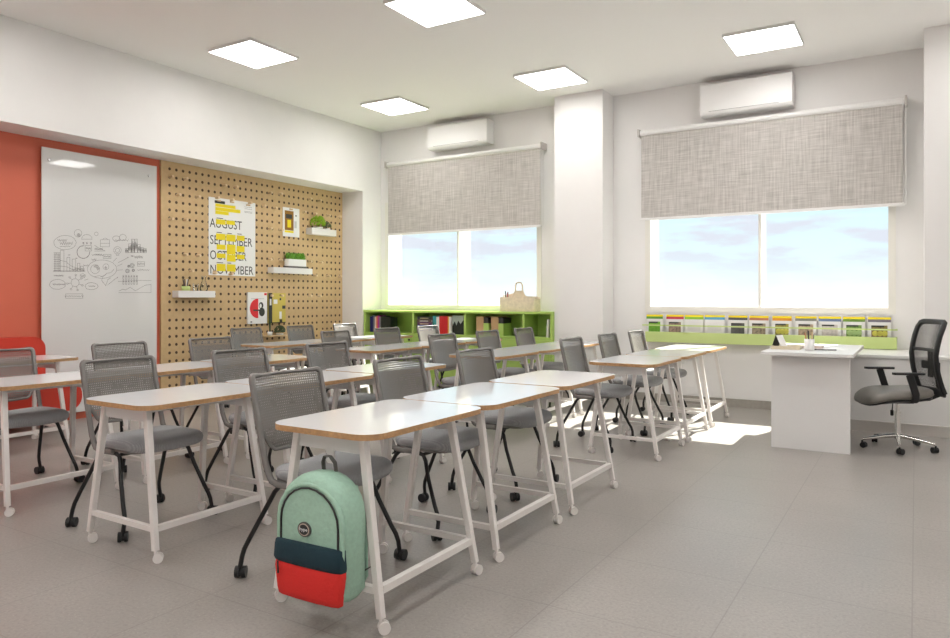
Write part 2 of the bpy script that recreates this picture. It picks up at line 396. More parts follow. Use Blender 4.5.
blind(-2.985, -.09, 'wide grey linen roller blind half down over the right window')

# ============================================================ LEFT WALL: WHITEBOARD, PEGBOARD
t = thing('whiteboard', 'tall white glass whiteboard with marker doodles on red wall', 'whiteboard', (XP+.005, 3.9, 0))
MB().box(0, .025, .08, .015, 1.335, 2.866).build('board', m_board, t, bevel=.002)
for y in (.1, 1.235):
    for z in (.2, 2.74):
        MB().cyl((.012, y, z), (.022, y, z), .018, 14).build('standoff', m_steel, t)
DOODLE=[[(.377,.898),(.372,.874),(.358,.854),(.328,.832),(.297,.823),(.261,.816),(.224,.817),(.192,.828),(.167,.839),(.151,.86),(.145,.883),(.149,.906),(.169,.926),(.191,.945),(.225,.961),(.261,.967),(.297,.966),(.33,.958),(.36,.94),(.37,.92),(.384,.899)],[(.182,.921),(.192,.902),(.201,.922),(.211,.902),(.221,.921),(.231,.902),(.24,.925),(.25,.9),(.26,.927),(.27,.902),(.28,.93)],[(.206,.898),(.216,.867),(.225,.89),(.235,.866),(.245,.9),(.254,.867),(.264,.897),(.274,.87),(.283,.895),(.293,.871),(.303,.9),(.312,.877),(.322,.896),(.332,.873),(.342,.907)],[(.206,.851),(.217,.841),(.228,.853),(.239,.846),(.25,.854),(.261,.844),(.272,.858),(.283,.849),(.295,.858),(.306,.85),(.317,.86)],[(.439,1.004),(.436,.988),(.427,.974),(.414,.964),(.399,.96),(.383,.962),(.37,.97),(.361,.982),(.358,.997),(.361,1.013),(.37,1.027),(.383,1.037),(.399,1.041),(.414,1.039),(.427,1.031),(.436,1.019),(.439,1.004)],[(.41,.982),(.408,.979),(.405,.977),(.401,.978),(.4,.982),(.401,.985),(.405,.987),(.408,.986),(.41,.982)],[(.416,.983),(.413,.975),(.405,.971),(.397,.973),(.393,.981),(.397,.989),(.405,.993),(.413,.991),(.416,.983)],[(.423,.983),(.417,.97),(.405,.964),(.392,.969),(.387,.981),(.392,.994),(.405,1.0),(.417,.996),(.423,.983)],[(.437,.94),(.441,.96),(.454,.977),(.472,.99),(.495,.995),(.517,.993),(.536,.983),(.549,.968),(.553,.948)],[(.437,.94),(.553,.948)],[(.448,.909),(.452,.897),(.456,.91),(.46,.899),(.464,.91)],[(.448,.896),(.452,.887),(.456,.896),(.46,.885),(.464,.896)],[(.487,.91),(.491,.902),(.495,.91),(.498,.903),(.502,.909)],[(.487,.897),(.491,.889),(.495,.899),(.498,.891),(.502,.9)],[(.532,.914),(.536,.903),(.54,.915),(.544,.903),(.548,.914)],[(.532,.898),(.536,.89),(.54,.899),(.544,.893),(.548,.902)],[(.526,.818),(.527,.8),(.523,.782),(.515,.766),(.503,.752),(.489,.741),(.472,.734),(.454,.732),(.436,.734),(.42,.74),(.406,.75),(.395,.763),(.389,.779),(.386,.796),(.388,.813),(.394,.83),(.404,.845),(.417,.858),(.433,.866),(.45,.871),(.468,.871)],[(.523,.805),(.521,.79),(.516,.775),(.507,.761),(.495,.75),(.481,.742),(.466,.737),(.451,.735),(.435,.738),(.421,.744),(.409,.753),(.399,.764),(.393,.778),(.39,.793),(.39,.808),(.395,.823),(.402,.837),(.413,.849),(.426,.859),(.44,.865),(.456,.868)],[(.475,.873),(.547,.877),(.547,.819),(.475,.815),(.475,.873)],[(.482,.855),(.487,.837),(.493,.856),(.499,.839),(.505,.853),(.511,.832),(.517,.852),(.522,.839),(.528,.854),(.534,.833),(.54,.855)],[(.144,.778),(.209,.782)],[(.144,.755),(.209,.758)],[(.144,.732),(.209,.735)],[(.144,.708),(.209,.711)],[(.144,.685),(.209,.688)],[(.144,.662),(.209,.664)],[(.144,.638),(.209,.641)],[(.144,.615),(.209,.617)],[(.144,.592),(.209,.594)],[(.152,.773),(.152,.582)],[(.165,.773),(.165,.583)],[(.179,.774),(.179,.583)],[(.192,.775),(.192,.583)],[(.205,.775),(.205,.584)],[(.14,.582),(.475,.593)],[(.14,.59),(.475,.601)],[(.212,.807),(.249,.809),(.249,.585),(.212,.584),(.212,.807)],[(.28,.736),(.311,.737),(.311,.587),(.28,.586),(.28,.736)],[(.336,.72),(.373,.722),(.373,.589),(.336,.588),(.336,.72)],[(.392,.678),(.418,.679),(.418,.591),(.392,.59),(.392,.678)],[(.424,.648),(.456,.649),(.456,.592),(.424,.591),(.424,.648)],[(.206,.701),(.267,.692),(.317,.65),(.392,.621),(.469,.599)],[(.206,.64),(.28,.636),(.354,.601)],[(.342,.62),(.35,.6),(.358,.621),(.365,.601),(.373,.627),(.381,.601),(.389,.63),(.397,.604),(.405,.629),(.413,.609),(.421,.629),(.429,.606),(.437,.629),(.445,.61),(.453,.63),(.461,.603),(.469,.624)],[(.17,.78),(.17,.761)],[(.292,.765),(.298,.757),(.304,.768),(.311,.759),(.317,.766)],[(.369,.734),(.375,.726),(.381,.736),(.386,.727),(.392,.735)],[(.146,.545),(.152,.533),(.158,.546),(.164,.535),(.17,.547),(.176,.53),(.182,.546),(.188,.532),(.194,.545),(.2,.532),(.206,.549),(.212,.533),(.218,.548),(.225,.534),(.231,.549),(.237,.532),(.243,.547)],[(.262,.449),(.263,.431),(.245,.414),(.222,.404),(.196,.396),(.168,.398),(.141,.4),(.121,.413),(.106,.428),(.1,.446),(.108,.463),(.12,.479),(.143,.491),(.168,.5),(.196,.501),(.223,.494),(.245,.483),(.262,.467),(.265,.449)],[(.134,.456),(.141,.441),(.149,.455),(.156,.438),(.163,.454),(.171,.442),(.178,.453),(.186,.439),(.193,.456),(.2,.438),(.208,.457),(.215,.443),(.223,.453),(.23,.443),(.237,.454),(.245,.44),(.252,.458),(.26,.44),(.267,.455)],[(.41,.47),(.407,.454),(.397,.44),(.383,.43),(.367,.427),(.351,.43),(.337,.439),(.328,.453),(.324,.469),(.328,.485),(.337,.499),(.351,.509),(.367,.512),(.383,.509),(.397,.5),(.407,.487),(.41,.47)],[(.41,.455),(.438,.445)],[(.455,.443),(.45,.435),(.441,.435),(.437,.442),(.441,.45),(.45,.45),(.455,.443)],[(.382,.427),(.392,.398)],[(.403,.391),(.398,.384),(.39,.384),(.385,.391),(.39,.399),(.398,.399),(.403,.391)],[(.343,.431),(.327,.405)],[(.332,.399),(.328,.391),(.319,.391),(.314,.399),(.319,.406),(.328,.406),(.332,.399)],[(.322,.463),(.293,.459)],[(.294,.458),(.29,.45),(.281,.45),(.277,.458),(.281,.465),(.29,.466),(.294,.458)],[(.334,.5),(.313,.521)],[(.316,.526),(.312,.518),(.303,.518),(.299,.526),(.303,.533),(.312,.533),(.316,.526)],[(.371,.515),(.374,.545)],[(.383,.553),(.379,.545),(.37,.545),(.365,.552),(.37,.56),(.379,.56),(.383,.553)],[(.405,.496),(.43,.513)],[(.445,.518),(.441,.51),(.432,.51),(.427,.517),(.432,.525),(.441,.525),(.445,.518)],[(.622,.436),(.612,.42),(.598,.409),(.574,.4),(.547,.396),(.518,.399),(.494,.406),(.482,.418),(.475,.433),(.479,.448),(.497,.461),(.518,.471),(.547,.474),(.574,.469),(.596,.462),(.612,.45),(.619,.436)],[(.514,.439),(.521,.43),(.528,.439),(.535,.431),(.543,.439),(.55,.429),(.557,.439),(.564,.431),(.571,.441),(.579,.43),(.586,.439)],[(.267,.349),(.449,.35),(.449,.303),(.267,.303),(.267,.349)],[(.255,.329),(.264,.319),(.273,.33),(.282,.321),(.291,.328),(.3,.321),(.309,.331),(.318,.321),(.327,.33),(.336,.321),(.345,.329),(.354,.321),(.364,.33),(.373,.321),(.382,.328),(.391,.321),(.4,.329),(.409,.32),(.419,.328),(.428,.322),(.437,.33),(.447,.32),(.456,.331)],[(.478,.546),(.476,.537),(.469,.529),(.46,.524),(.449,.522),(.439,.523),(.43,.528),(.423,.535),(.421,.544),(.423,.553),(.43,.56),(.439,.566),(.449,.568),(.46,.566),(.469,.561),(.476,.554),(.478,.546)],[(.43,.551),(.437,.536),(.443,.549),(.449,.536),(.456,.551),(.462,.537),(.469,.554)],[(.62,1.011),(.616,.999),(.606,.99),(.593,.989),(.582,.996),(.578,1.008),(.582,1.02),(.593,1.029),(.606,1.03),(.616,1.023),(.62,1.011)],[(.835,.631),(.83,.606),(.815,.582),(.792,.561),(.761,.544),(.724,.531),(.684,.524),(.644,.524),(.605,.528),(.57,.539),(.54,.554),(.518,.573),(.504,.595),(.499,.619),(.504,.643),(.518,.666),(.54,.687),(.57,.704),(.605,.717),(.644,.724),(.684,.726),(.724,.722),(.761,.712),(.792,.697),(.815,.678),(.83,.655),(.835,.631)],[(.673,.534),(.659,.501),(.706,.443),(.734,.513),(.768,.536)],[(.652,.54),(.706,.561)],[(.579,.538),(.632,.552),(.673,.54),(.72,.581),(.768,.589),(.802,.629)],[(.636,.624),(.633,.605),(.622,.588),(.605,.577),(.586,.573),(.567,.576),(.551,.586),(.54,.602),(.536,.62),(.54,.639),(.551,.655),(.567,.666),(.586,.671),(.605,.668),(.622,.658),(.633,.642),(.636,.624)],[(.592,.638),(.594,.641),(.597,.643),(.601,.643),(.604,.641),(.607,.639),(.607,.635),(.606,.631),(.603,.629)],[(.584,.64),(.588,.646),(.595,.65),(.603,.651),(.609,.648),(.614,.642),(.615,.635),(.613,.627),(.607,.622)],[(.577,.642),(.583,.652),(.593,.657),(.604,.658),(.615,.654),(.621,.645),(.623,.634),(.619,.624),(.611,.616)],[(.569,.645),(.578,.657),(.591,.665),(.606,.666),(.62,.66),(.629,.648),(.631,.634),(.626,.62),(.615,.609)],[(.743,.654),(.74,.641),(.733,.63),(.722,.623),(.709,.62),(.696,.622),(.685,.628),(.678,.639),(.675,.651),(.678,.664),(.685,.674),(.696,.682),(.709,.685),(.722,.683),(.733,.676),(.74,.666),(.743,.654)],[(.719,.644),(.715,.635),(.706,.631),(.698,.634),(.694,.643),(.698,.651),(.706,.655),(.715,.652),(.719,.644)],[(.712,.643),(.709,.639),(.704,.638),(.701,.643),(.704,.648),(.709,.648),(.712,.643)],[(.646,.948),(.751,.956),(.751,.877),(.646,.871),(.646,.948)],[(.646,.909),(.751,.916)],[(.673,.95),(.676,.96),(.686,.967),(.7,.97),(.713,.969),(.723,.963),(.727,.954)],[(.871,.977),(.871,.965),(.859,.954),(.845,.947),(.83,.941),(.815,.945),(.802,.951),(.791,.959),(.787,.971),(.79,.983),(.801,.996),(.815,1.002),(.83,1.005),(.846,1.003),(.859,1.0),(.867,.99),(.87,.977)],[(.95,.996),(.945,.983),(.938,.972),(.923,.961),(.907,.961),(.89,.96),(.878,.968),(.868,.977),(.866,.99),(.87,1.003),(.878,1.017),(.892,1.023),(.907,1.03),(.924,1.026),(.937,1.021),(.946,1.01),(.949,.996)],[(.795,.959),(.81,.944),(.825,.963),(.84,.947),(.855,.964),(.871,.95),(.886,.966),(.901,.952),(.916,.97),(.932,.956),(.947,.971),(.963,.954),(.978,.975)],[(.889,.846),(.885,.829),(.875,.815),(.861,.805),(.844,.801),(.827,.803),(.812,.811),(.803,.824),(.799,.84),(.803,.857),(.812,.871),(.827,.881),(.844,.885),(.861,.883),(.875,.875),(.885,.862),(.889,.846)],[(.869,.844),(.867,.835),(.862,.827),(.853,.821),(.844,.819),(.834,.82),(.826,.825),(.821,.833),(.819,.842),(.821,.851),(.826,.859),(.834,.864),(.844,.867),(.853,.866),(.862,.861),(.867,.853),(.869,.844)],[(.83,.802),(.861,.804),(.861,.787),(.83,.785),(.83,.802)],[(.938,.868),(.972,.87),(.972,.823),(.938,.822),(.938,.868)],[(.938,.861),(.942,.83),(.947,.86),(.951,.827),(.955,.868),(.96,.829),(.964,.858),(.968,.834),(.972,.862)],[(.975,.924),(1.01,.927),(1.01,.826),(.975,.824),(.975,.924)],[(.975,.913),(.98,.85),(.984,.897),(.988,.845),(.993,.904),(.997,.854),(1.001,.912),(1.006,.828),(1.01,.913)],[(1.013,.981),(1.048,.983),(1.048,.828),(1.013,.826),(1.013,.981)],[(1.013,.969),(1.017,.834),(1.021,.974),(1.026,.83),(1.03,.956),(1.034,.842),(1.039,.942),(1.043,.833),(1.048,.954)],[(1.05,.983),(1.086,.986),(1.086,.83),(1.05,.828),(1.05,.983)],[(1.05,.959),(1.055,.833),(1.059,.951),(1.064,.866),(1.068,.976),(1.072,.848),(1.077,.942),(1.081,.875),(1.086,.956)],[(1.088,.925),(1.124,.927),(1.124,.832),(1.088,.83),(1.088,.925)],[(1.088,.897),(1.093,.835),(1.097,.902),(1.102,.851),(1.106,.909),(1.111,.845),(1.115,.91),(1.119,.842),(1.124,.917)],[(1.127,.893),(1.162,.895),(1.162,.834),(1.127,.832),(1.127,.893)],[(1.127,.883),(1.131,.849),(1.136,.893),(1.14,.838),(1.145,.877),(1.149,.843),(1.154,.89),(1.158,.834),(1.162,.878)],[(1.165,.882),(1.201,.884),(1.201,.836),(1.165,.834),(1.165,.882)],[(1.165,.868),(1.17,.842),(1.174,.874),(1.179,.836),(1.183,.881),(1.188,.845),(1.192,.875),(1.197,.842),(1.201,.882)],[(.795,.715),(.837,.756)],[(.851,.704),(.978,.77),(.957,.769)],[(.844,.664),(.9,.693)],[(.837,.617),(.907,.626)],[(.727,.45),(.851,.545),(.837,.525)],[(.469,.497),(.507,.511)],[(1.007,.796),(1.013,.781),(1.019,.796),(1.024,.779),(1.03,.796),(1.036,.777)],[(1.05,.791),(1.058,.764),(1.065,.787),(1.072,.768),(1.08,.792),(1.087,.762),(1.094,.794),(1.102,.769),(1.109,.799),(1.116,.766),(1.124,.795),(1.131,.772),(1.139,.793),(1.146,.764),(1.154,.792)],[(1.087,.725),(1.176,.729),(1.176,.677),(1.087,.673),(1.087,.725)],[(1.087,.71),(1.096,.69),(1.105,.71),(1.114,.69),(1.122,.715),(1.131,.69),(1.14,.714),(1.149,.696),(1.158,.71),(1.167,.695),(1.176,.712)],[(1.087,.635),(1.098,.621),(1.108,.636),(1.119,.622),(1.129,.641),(1.14,.627),(1.15,.641),(1.161,.626),(1.172,.638),(1.182,.628),(1.193,.638),(1.204,.627),(1.214,.64),(1.225,.626),(1.236,.644)],[(1.033,.678),(1.03,.67),(1.021,.667),(1.013,.67),(1.01,.677),(1.013,.685),(1.021,.688),(1.03,.686),(1.033,.678)],[(1.043,.679),(1.037,.664),(1.021,.657),(1.006,.663),(1.0,.677),(1.006,.691),(1.021,.698),(1.037,.693),(1.043,.679)],[(1.05,.679),(1.042,.659),(1.021,.651),(1.001,.658),(.993,.677),(1.001,.696),(1.021,.705),(1.042,.698),(1.05,.679)],[(.974,.615),(.971,.608),(.964,.605),(.957,.608),(.954,.615),(.957,.622),(.964,.625),(.971,.622),(.974,.615)],[(.983,.616),(.978,.603),(.964,.597),(.95,.602),(.945,.614),(.95,.627),(.964,.633),(.978,.628),(.983,.616)],[(.99,.616),(.982,.598),(.964,.591),(.946,.597),(.938,.614),(.946,.631),(.964,.639),(.982,.633),(.99,.616)],[(1.043,.624),(1.041,.62),(1.036,.618),(1.031,.619),(1.029,.624),(1.031,.629),(1.036,.631),(1.041,.629),(1.043,.624)],[(1.049,.625),(1.045,.616),(1.036,.612),(1.027,.615),(1.023,.624),(1.027,.632),(1.036,.636),(1.045,.633),(1.049,.625)],[(1.053,.625),(1.048,.613),(1.036,.608),(1.024,.612),(1.019,.624),(1.024,.635),(1.036,.64),(1.048,.636),(1.053,.625)],[(.984,.669),(.982,.666),(.978,.664),(.974,.665),(.972,.669),(.974,.673),(.978,.675),(.982,.673),(.984,.669)],[(.989,.67),(.986,.662),(.978,.659),(.971,.662),(.967,.669),(.971,.676),(.978,.679),(.986,.677),(.989,.67)],[(.993,.67),(.988,.66),(.978,.656),(.968,.659),(.964,.669),(.968,.678),(.978,.683),(.988,.679),(.993,.67)],[(.923,.556),(.918,.549),(.91,.549),(.906,.556),(.91,.563),(.918,.563),(.923,.556)],[(.907,.546),(.921,.547),(.921,.516),(.907,.516),(.907,.546)],[(.955,.557),(.951,.55),(.942,.55),(.938,.557),(.942,.564),(.951,.564),(.955,.557)],[(.94,.547),(.954,.548),(.954,.517),(.94,.517),(.94,.547)],[(.988,.558),(.984,.551),(.975,.551),(.971,.557),(.975,.565),(.984,.565),(.988,.558)],[(.972,.548),(.987,.549),(.987,.518),(.972,.517),(.972,.548)],[(1.021,.559),(1.017,.552),(1.008,.551),(1.004,.558),(1.008,.566),(1.017,.566),(1.021,.559)],[(1.006,.549),(1.02,.549),(1.02,.518),(1.006,.518),(1.006,.549)],[(1.055,.56),(1.05,.553),(1.042,.552),(1.037,.559),(1.042,.566),(1.05,.567),(1.055,.56)],[(1.039,.55),(1.053,.55),(1.053,.519),(1.039,.519),(1.039,.55)],[(1.088,.561),(1.084,.553),(1.075,.553),(1.071,.56),(1.075,.567),(1.084,.568),(1.088,.561)],[(1.072,.551),(1.087,.551),(1.087,.52),(1.072,.52),(1.072,.551)],[(.923,.5),(.918,.493),(.91,.493),(.906,.5),(.91,.507),(.918,.507),(.923,.5)],[(.907,.49),(.921,.491),(.921,.46),(.907,.46),(.907,.49)],[(.955,.501),(.951,.494),(.942,.494),(.938,.5),(.942,.507),(.951,.508),(.955,.501)],[(.94,.491),(.954,.491),(.954,.461),(.94,.46),(.94,.491)],[(.988,.501),(.984,.494),(.975,.494),(.971,.501),(.975,.508),(.984,.508),(.988,.501)],[(.972,.492),(.987,.492),(.987,.461),(.972,.461),(.972,.492)],[(1.021,.502),(1.017,.495),(1.008,.495),(1.004,.502),(1.008,.509),(1.017,.509),(1.021,.502)],[(1.006,.492),(1.02,.493),(1.02,.462),(1.006,.461),(1.006,.492)],[(1.055,.503),(1.05,.496),(1.042,.496),(1.037,.502),(1.042,.51),(1.05,.51),(1.055,.503)],[(1.039,.493),(1.053,.493),(1.053,.462),(1.039,.462),(1.039,.493)],[(1.088,.504),(1.084,.496),(1.075,.496),(1.071,.503),(1.075,.51),(1.084,.511),(1.088,.504)],[(1.072,.494),(1.087,.494),(1.087,.463),(1.072,.463),(1.072,.494)],[(.851,.492),(1.139,.511),(1.266,.51)],[(1.259,.473),(1.259,.365)],[(.858,.366),(1.259,.369)],[(.865,.386),(.907,.406),(.938,.397),(1.0,.43),(1.058,.388),(1.183,.455),(1.256,.466)],[(.579,.786),(.586,.779),(.593,.79),(.599,.78),(.606,.79),(.612,.781),(.619,.79),(.626,.782),(.632,.792),(.639,.782),(.646,.79),(.652,.781),(.659,.792)],[(.579,.886),(.606,.868),(.646,.851),(.7,.828),(.579,.819)],[(.579,.851),(.586,.832),(.593,.855),(.599,.834),(.606,.859),(.612,.832),(.619,.852),(.626,.833),(.632,.852),(.639,.833),(.646,.858),(.652,.833),(.659,.856),(.666,.835),(.673,.859)],[(.679,.788),(.768,.793),(.768,.747),(.679,.742),(.679,.788)],[(.686,.776),(.693,.757),(.701,.777),(.708,.757),(.716,.772),(.723,.76),(.731,.779),(.738,.758),(.746,.776),(.753,.759),(.761,.78)],[(.547,.779),(.556,.77),(.565,.78),(.575,.773),(.584,.782),(.594,.772),(.603,.783),(.612,.773),(.622,.784),(.631,.773),(.641,.783),(.651,.772),(.66,.784),(.67,.774),(.679,.785)],[(.547,.734),(.555,.716),(.564,.73),(.573,.715),(.582,.736),(.59,.714),(.599,.738)],[(.456,.666),(.467,.652),(.477,.663),(.488,.652),(.499,.666),(.51,.651),(.52,.667)]]
b = MB()
for k, pl in enumerate(DOODLE):
    hx = .0155+.00005*(k % 7)
    wd = .0014
    for (y0, z0), (y1, z1) in zip(pl, pl[1:]):
        d = Vector((y1-y0, z1-z0))
        if d.length < 1e-5: continue
        d.normalize(); n_ = Vector((-d.y, d.x))*wd; e_ = d*wd*.5
        P = [(y0-e_.x+n_.x, z0-e_.y+n_.y), (y0-e_.x-n_.x, z0-e_.y-n_.y), (y1+e_.x-n_.x, z1+e_.y-n_.y), (y1+e_.x+n_.x, z1+e_.y+n_.y)]
        b.add([(hx, y, z+1.0) for y, z in P], [(0, 1, 2, 3)])
b.build('marker_drawing', m_ink, t, fix=False)

t = thing('pegboard', 'large plywood pegboard with rows of drilled holes on left wall', 'pegboard', (0, 0, 0))
MB().box(XP-.028, 5.304, .12, XP, 8.478, 2.957).build('panel', m_peg, t)
PEGS = [(5.42, 2.774), (5.62, 2.778), (5.522, 2.564), (5.8, 2.573), (5.42, 2.261), (5.62, 2.268), (6.203, 2.77), (6.386, 2.776), (6.973, 2.771), (7.164, 2.78), (7.744, 2.778), (7.941, 2.777), (6.862, 2.577), (7.064, 2.571), (7.622, 2.573), (7.848, 2.566), (8.134, 2.57), (8.379, 2.572), (6.973, 2.274), (7.172, 2.271), (5.62, 1.841), (5.807, 1.838), (6.973, 1.845), (7.172, 1.846), (7.744, 1.851), (7.97, 1.846), (5.705, 1.642), (7.856, 1.643), (8.134, 1.645), (8.393, 1.642), (7.744, 1.343), (7.941, 1.338), (7.183, 1.341), (6.988, 1.34), (6.09, 2.596), (6.32, 2.596), (6.62, 2.59), (6.05, 1.625), (6.3, 1.62)]
pg = MB().cyl((0, 0, 0), (.07, 0, 0), .016, 12).build('peg', m_pegw, t, loc=(XP-.002, PEGS[0][0], PEGS[0][1]))
for y, z in PEGS[1:]:
    c = pg.copy(); COL.objects.link(c); c.parent = t; c.location = (XP-.002, y, z)

# poster with the months
t = thing('poster', 'white event poster listing August to November with yellow blocks', 'poster', (XP+.001, 5.978, 1.6))
MB().box(0, 0, 0, .004, .755, 1.0).build('sheet', m_paper, t)
def ptext(s, size, y, z, m, par, x=.0045, sx=1, name='lettering'): return text_mesh(s, size, name, m, par, (x, y, z), (PI/2, 0, PI/2), .0003, sx)
for s, z, sx in (('AUGUST', .615, .80), ('SEPTEMBER', .40, .83), ('OCTOBER', .205, .77), ('NOVEMBER', .02, .83)): ptext(s, .165 if s != 'SEPTEMBER' else .165, .015, z, m_print, t, sx=sx)
b = MB()
for y0, y1, z0, z1 in ((.10, .42, .885, .925), (.10, .50, .835, .88), (.10, .31, .79, .832), (.11, .26, .66, .725), (.27, .41, .67, .725),
                       (.11, .26, .46, .54), (.27, .42, .45, .54), (.44, .57, .47, .54), (.12, .26, .335, .40), (.28, .42, .28, .41), (.44, .57, .32, .40), (.12, .26, .225, .285), (.28, .42, .185, .275), (.44, .57, .225, .285),
                       (.12, .26, .055, .15), (.28, .42, .055, .15)):
    b.box(.0055, y0, z0, .0065, y1, z1)
b.build('yellow_blocks', m_yel, t)
b = MB().box(.0045, .09, .93, .0058, .25, .965)
for i, z in enumerate((.735, .55, .55, .555, .16, .16)): b.box(.0045, (.12, .12, .29, .45, .12, .29)[i], z, .0055, (.22, .20, .36, .52, .22, .35)[i], z+.008)
for z in (.93, .905, .87, .855): b.box(.0045, .57, z, .005, .70, z+.003)
b.build('small_print', m_dark, t)
for y, z in ((.12, .955), (.33, .96), (.6, .95), (.06, .04), (.34, .035)):
    MB().box(.005, y, z, .016, y+.06, z+.018).build('clip', m_wood, t)
t = thing('poster', 'small framed poster with yellow and brown photo collage', 'poster', (XP+.001, 7.23, 2.19))
MB().box(0, 0, 0, .012, .315, .415).build('sheet', m_paper, t)
b = MB().box(.0125, .03, .09, .013, .20, .37, 0).box(.0125, .03, .055, .013, .20, .085, 1).box(.0132, .05, .26, .0136, .17, .32, 2).box(.0132, .08, .13, .0136, .15, .24, 1).box(.0125, .215, .13, .013, .26, .23, 3).box(.0125, .235, .30, .013, .26, .32, 4)
b.build('print', [mat('brown_print', (.28, .13, .01), .5), m_yel, m_dark, mat('pale_print', (.6, .6, .58), .6), m_ink], t)
MB().box(.0125, .12, .385, .022, .18, .405).build('clip', m_wood, t)
# two books leaning on pegs
t = thing('book', 'white covered book with red disc hung on the pegboard', 'book', (XP+.001, 6.585, .955), 0, 'books displayed on the pegboard')
MB().box(.001, 0, 0, .03, .335, .43).build('cover', m_paper, t, bevel=.002)
half = [(.135+.145*math.cos(math.radians(a)), .21+.135*math.sin(math.radians(a))) for a in range(90, 271, 12)]
b = MB().add([(.0312, y+.04, z) for y, z in half], [tuple(range(len(half)))], 0)
b.box(.0312, .28, .39, .032, .325, .42, 0)
b.build('red_print', m_redp, t)
b = MB()
for c, r, z0 in (((.225, .25), .04, 0), ((.24, .16), .052, 0)):
    b.add([(.0316, c[0]+r*math.cos(a*PI/7), c[1]+r*1.15*math.sin(a*PI/7)) for a in range(14)], [tuple(range(14))])
b.box(.0318, .09, .175, .0322, .2, .195).box(.0316, .04, .02, .032, .07, .035).box(.0316, .05, .34, .0318, .28, .343)
b.build('black_print', m_dark, t)
MB().add([(.0323, .215+.02*math.cos(a*PI/5), .245+.03*math.sin(a*PI/5)) for a in range(10)], [tuple(range(10))]).build('face_print', m_paper, t)
t = thing('book', 'yellow covered book with black spine hung on the pegboard', 'book', (XP+.001, 6.945, .955), 0, 'books displayed on the pegboard')
MB().box(.001, 0, 0, .03, .315, .42).build('cover', mat('mustard_cover', (.62, .50, .10), .5), t, bevel=.002)
MB().box(.0302, .0, .0, .0312, .065, .42).box(.0313, .065, .0, .0316, .315, .012).box(.0313, .20, .012, .0318, .25, .05).box(.0313, .25, .20, .0318, .31, .245).box(.0313, .20, .32, .0318, .23, .35).box(.0313, .2, .385, .0318, .27, .4).build('black_print', m_dark, t)
MB().box(.0313, .09, .27, .0318, .16, .33).box(.0313, .195, .06, .0317, .24, .16).box(.0313, .02, .25, .0318, .05, .34).build('pale_print', m_paper, t)
# floating shelves
def wall_shelf(y0, y1, z0, z1, label, d=.12, m=m_white):
    o = MB().box(XP+.0005, y0, z0, XP+d, y1, z1).build('wall_shelf', m, bevel=.004); return tag(o, label, 'shelf', 'small shelves on the pegboard')
wall_shelf(5.455, 5.99, 1.312, 1.395, 'white floating shelf left of the books, holding cup and glass')
wall_shelf(6.955, 7.705, 1.655, 1.737, 'white floating shelf in the middle of the pegboard, holding planter')
wall_shelf(7.69, 8.215, 2.250, 2.345, 'white floating shelf highest on the pegboard, holding small succulents')
wall_shelf(6.83, 7.22, .775, .79, 'thin wooden shelf low on the pegboard, holding dark plants', .16, m_wood)
# cup with pens
t = thing('pen_cup', 'small green cup of pens on the white floating shelf', 'cup', (XP+.062, 5.60, 1.396))
MB().lathe([(0, 0), (.046, 0), (.05, .055), (.045, .055), (.042, .008), (0, .008)], n=20).build('cup', m_greenl, t)
for i, (a, m) in enumerate(((.3, m_dark), (2.1, m_paper), (3.7, m_dark), (5.2, m_ink))):
    MB().cyl((.01*math.cos(a), .01*math.sin(a), .01), (.035*math.cos(a), .035*math.sin(a), .14), .006, 8).build('pen', m, t)
t = thing('glass_vase', 'clear glass vase on the white floating shelf beside cup', 'vase', (XP+.062, 5.86, 1.396))
MB().lathe([(0, 0), (.045, 0), (.05, .03), (.035, .09), (.02, .13), (.028, .19)], n=20).build('vase', m_vase, t)
t = thing('glass_beaker', 'small clear tumbler on the white floating shelf between cup and vase', 'glass', (XP+.062, 5.74, 1.396))
MB().lathe([(0, 0), (.03, 0), (.034, .09)], n=16).build('tumbler', m_vase, t)
def leaves(nb, r, h, wd, base=(0, 0, 0), spread=1.0, upb=.3):
    b = MB()
    for i in range(nb):
        a = random.uniform(0, 2*PI); el = random.uniform(upb, 1.35); L = r*random.uniform(.6, 1); rad = random.uniform(0, .5)*spread
        bx = Vector((base[0]+rad*r*math.cos(a*3), base[1]+rad*r*math.sin(a*3), base[2]))
        d = Vector((math.cos(a)*math.cos(el)*L, math.sin(a)*math.cos(el)*L, math.sin(el)*h)); sd = Vector((-math.sin(a), math.cos(a), 0))*wd
        mid = bx+d*.55+Vector((0, 0, h*.08)); tip = bx+d
        b.add([bx-sd*.4, bx+sd*.4, mid+sd, mid-sd, tip], [(0, 1, 2, 3), (3, 2, 4)], 0, True)
    return b
t = thing('potted_plant', 'leafy green plant in a white box planter on middle shelf', 'plant', (XP+.062, 7.42, 1.738))
MB().prism(rrect(-.055, -.19, .055, .19, .03), 0, .025, 'z').build('saucer', m_ink, t)
MB().prism(rrect(-.052, -.18, .052, .18, .03), .025, .125, 'z').build('pot', m_paper, t, bevel=.004)
b = MB()
for k in range(7): 
    q_ = leaves(34, .07, .11, .011, (0, -.14+.047*k, .12)); b.v, b.f = b.v+q_.v, b.f+[([i+len(b.v) for i in f[0]], f[1], f[2]) for f in q_.f]
b.build('foliage', mat('bright_leaf', (.16, .40, .03), .5, noise=.3, nscale=50), t)
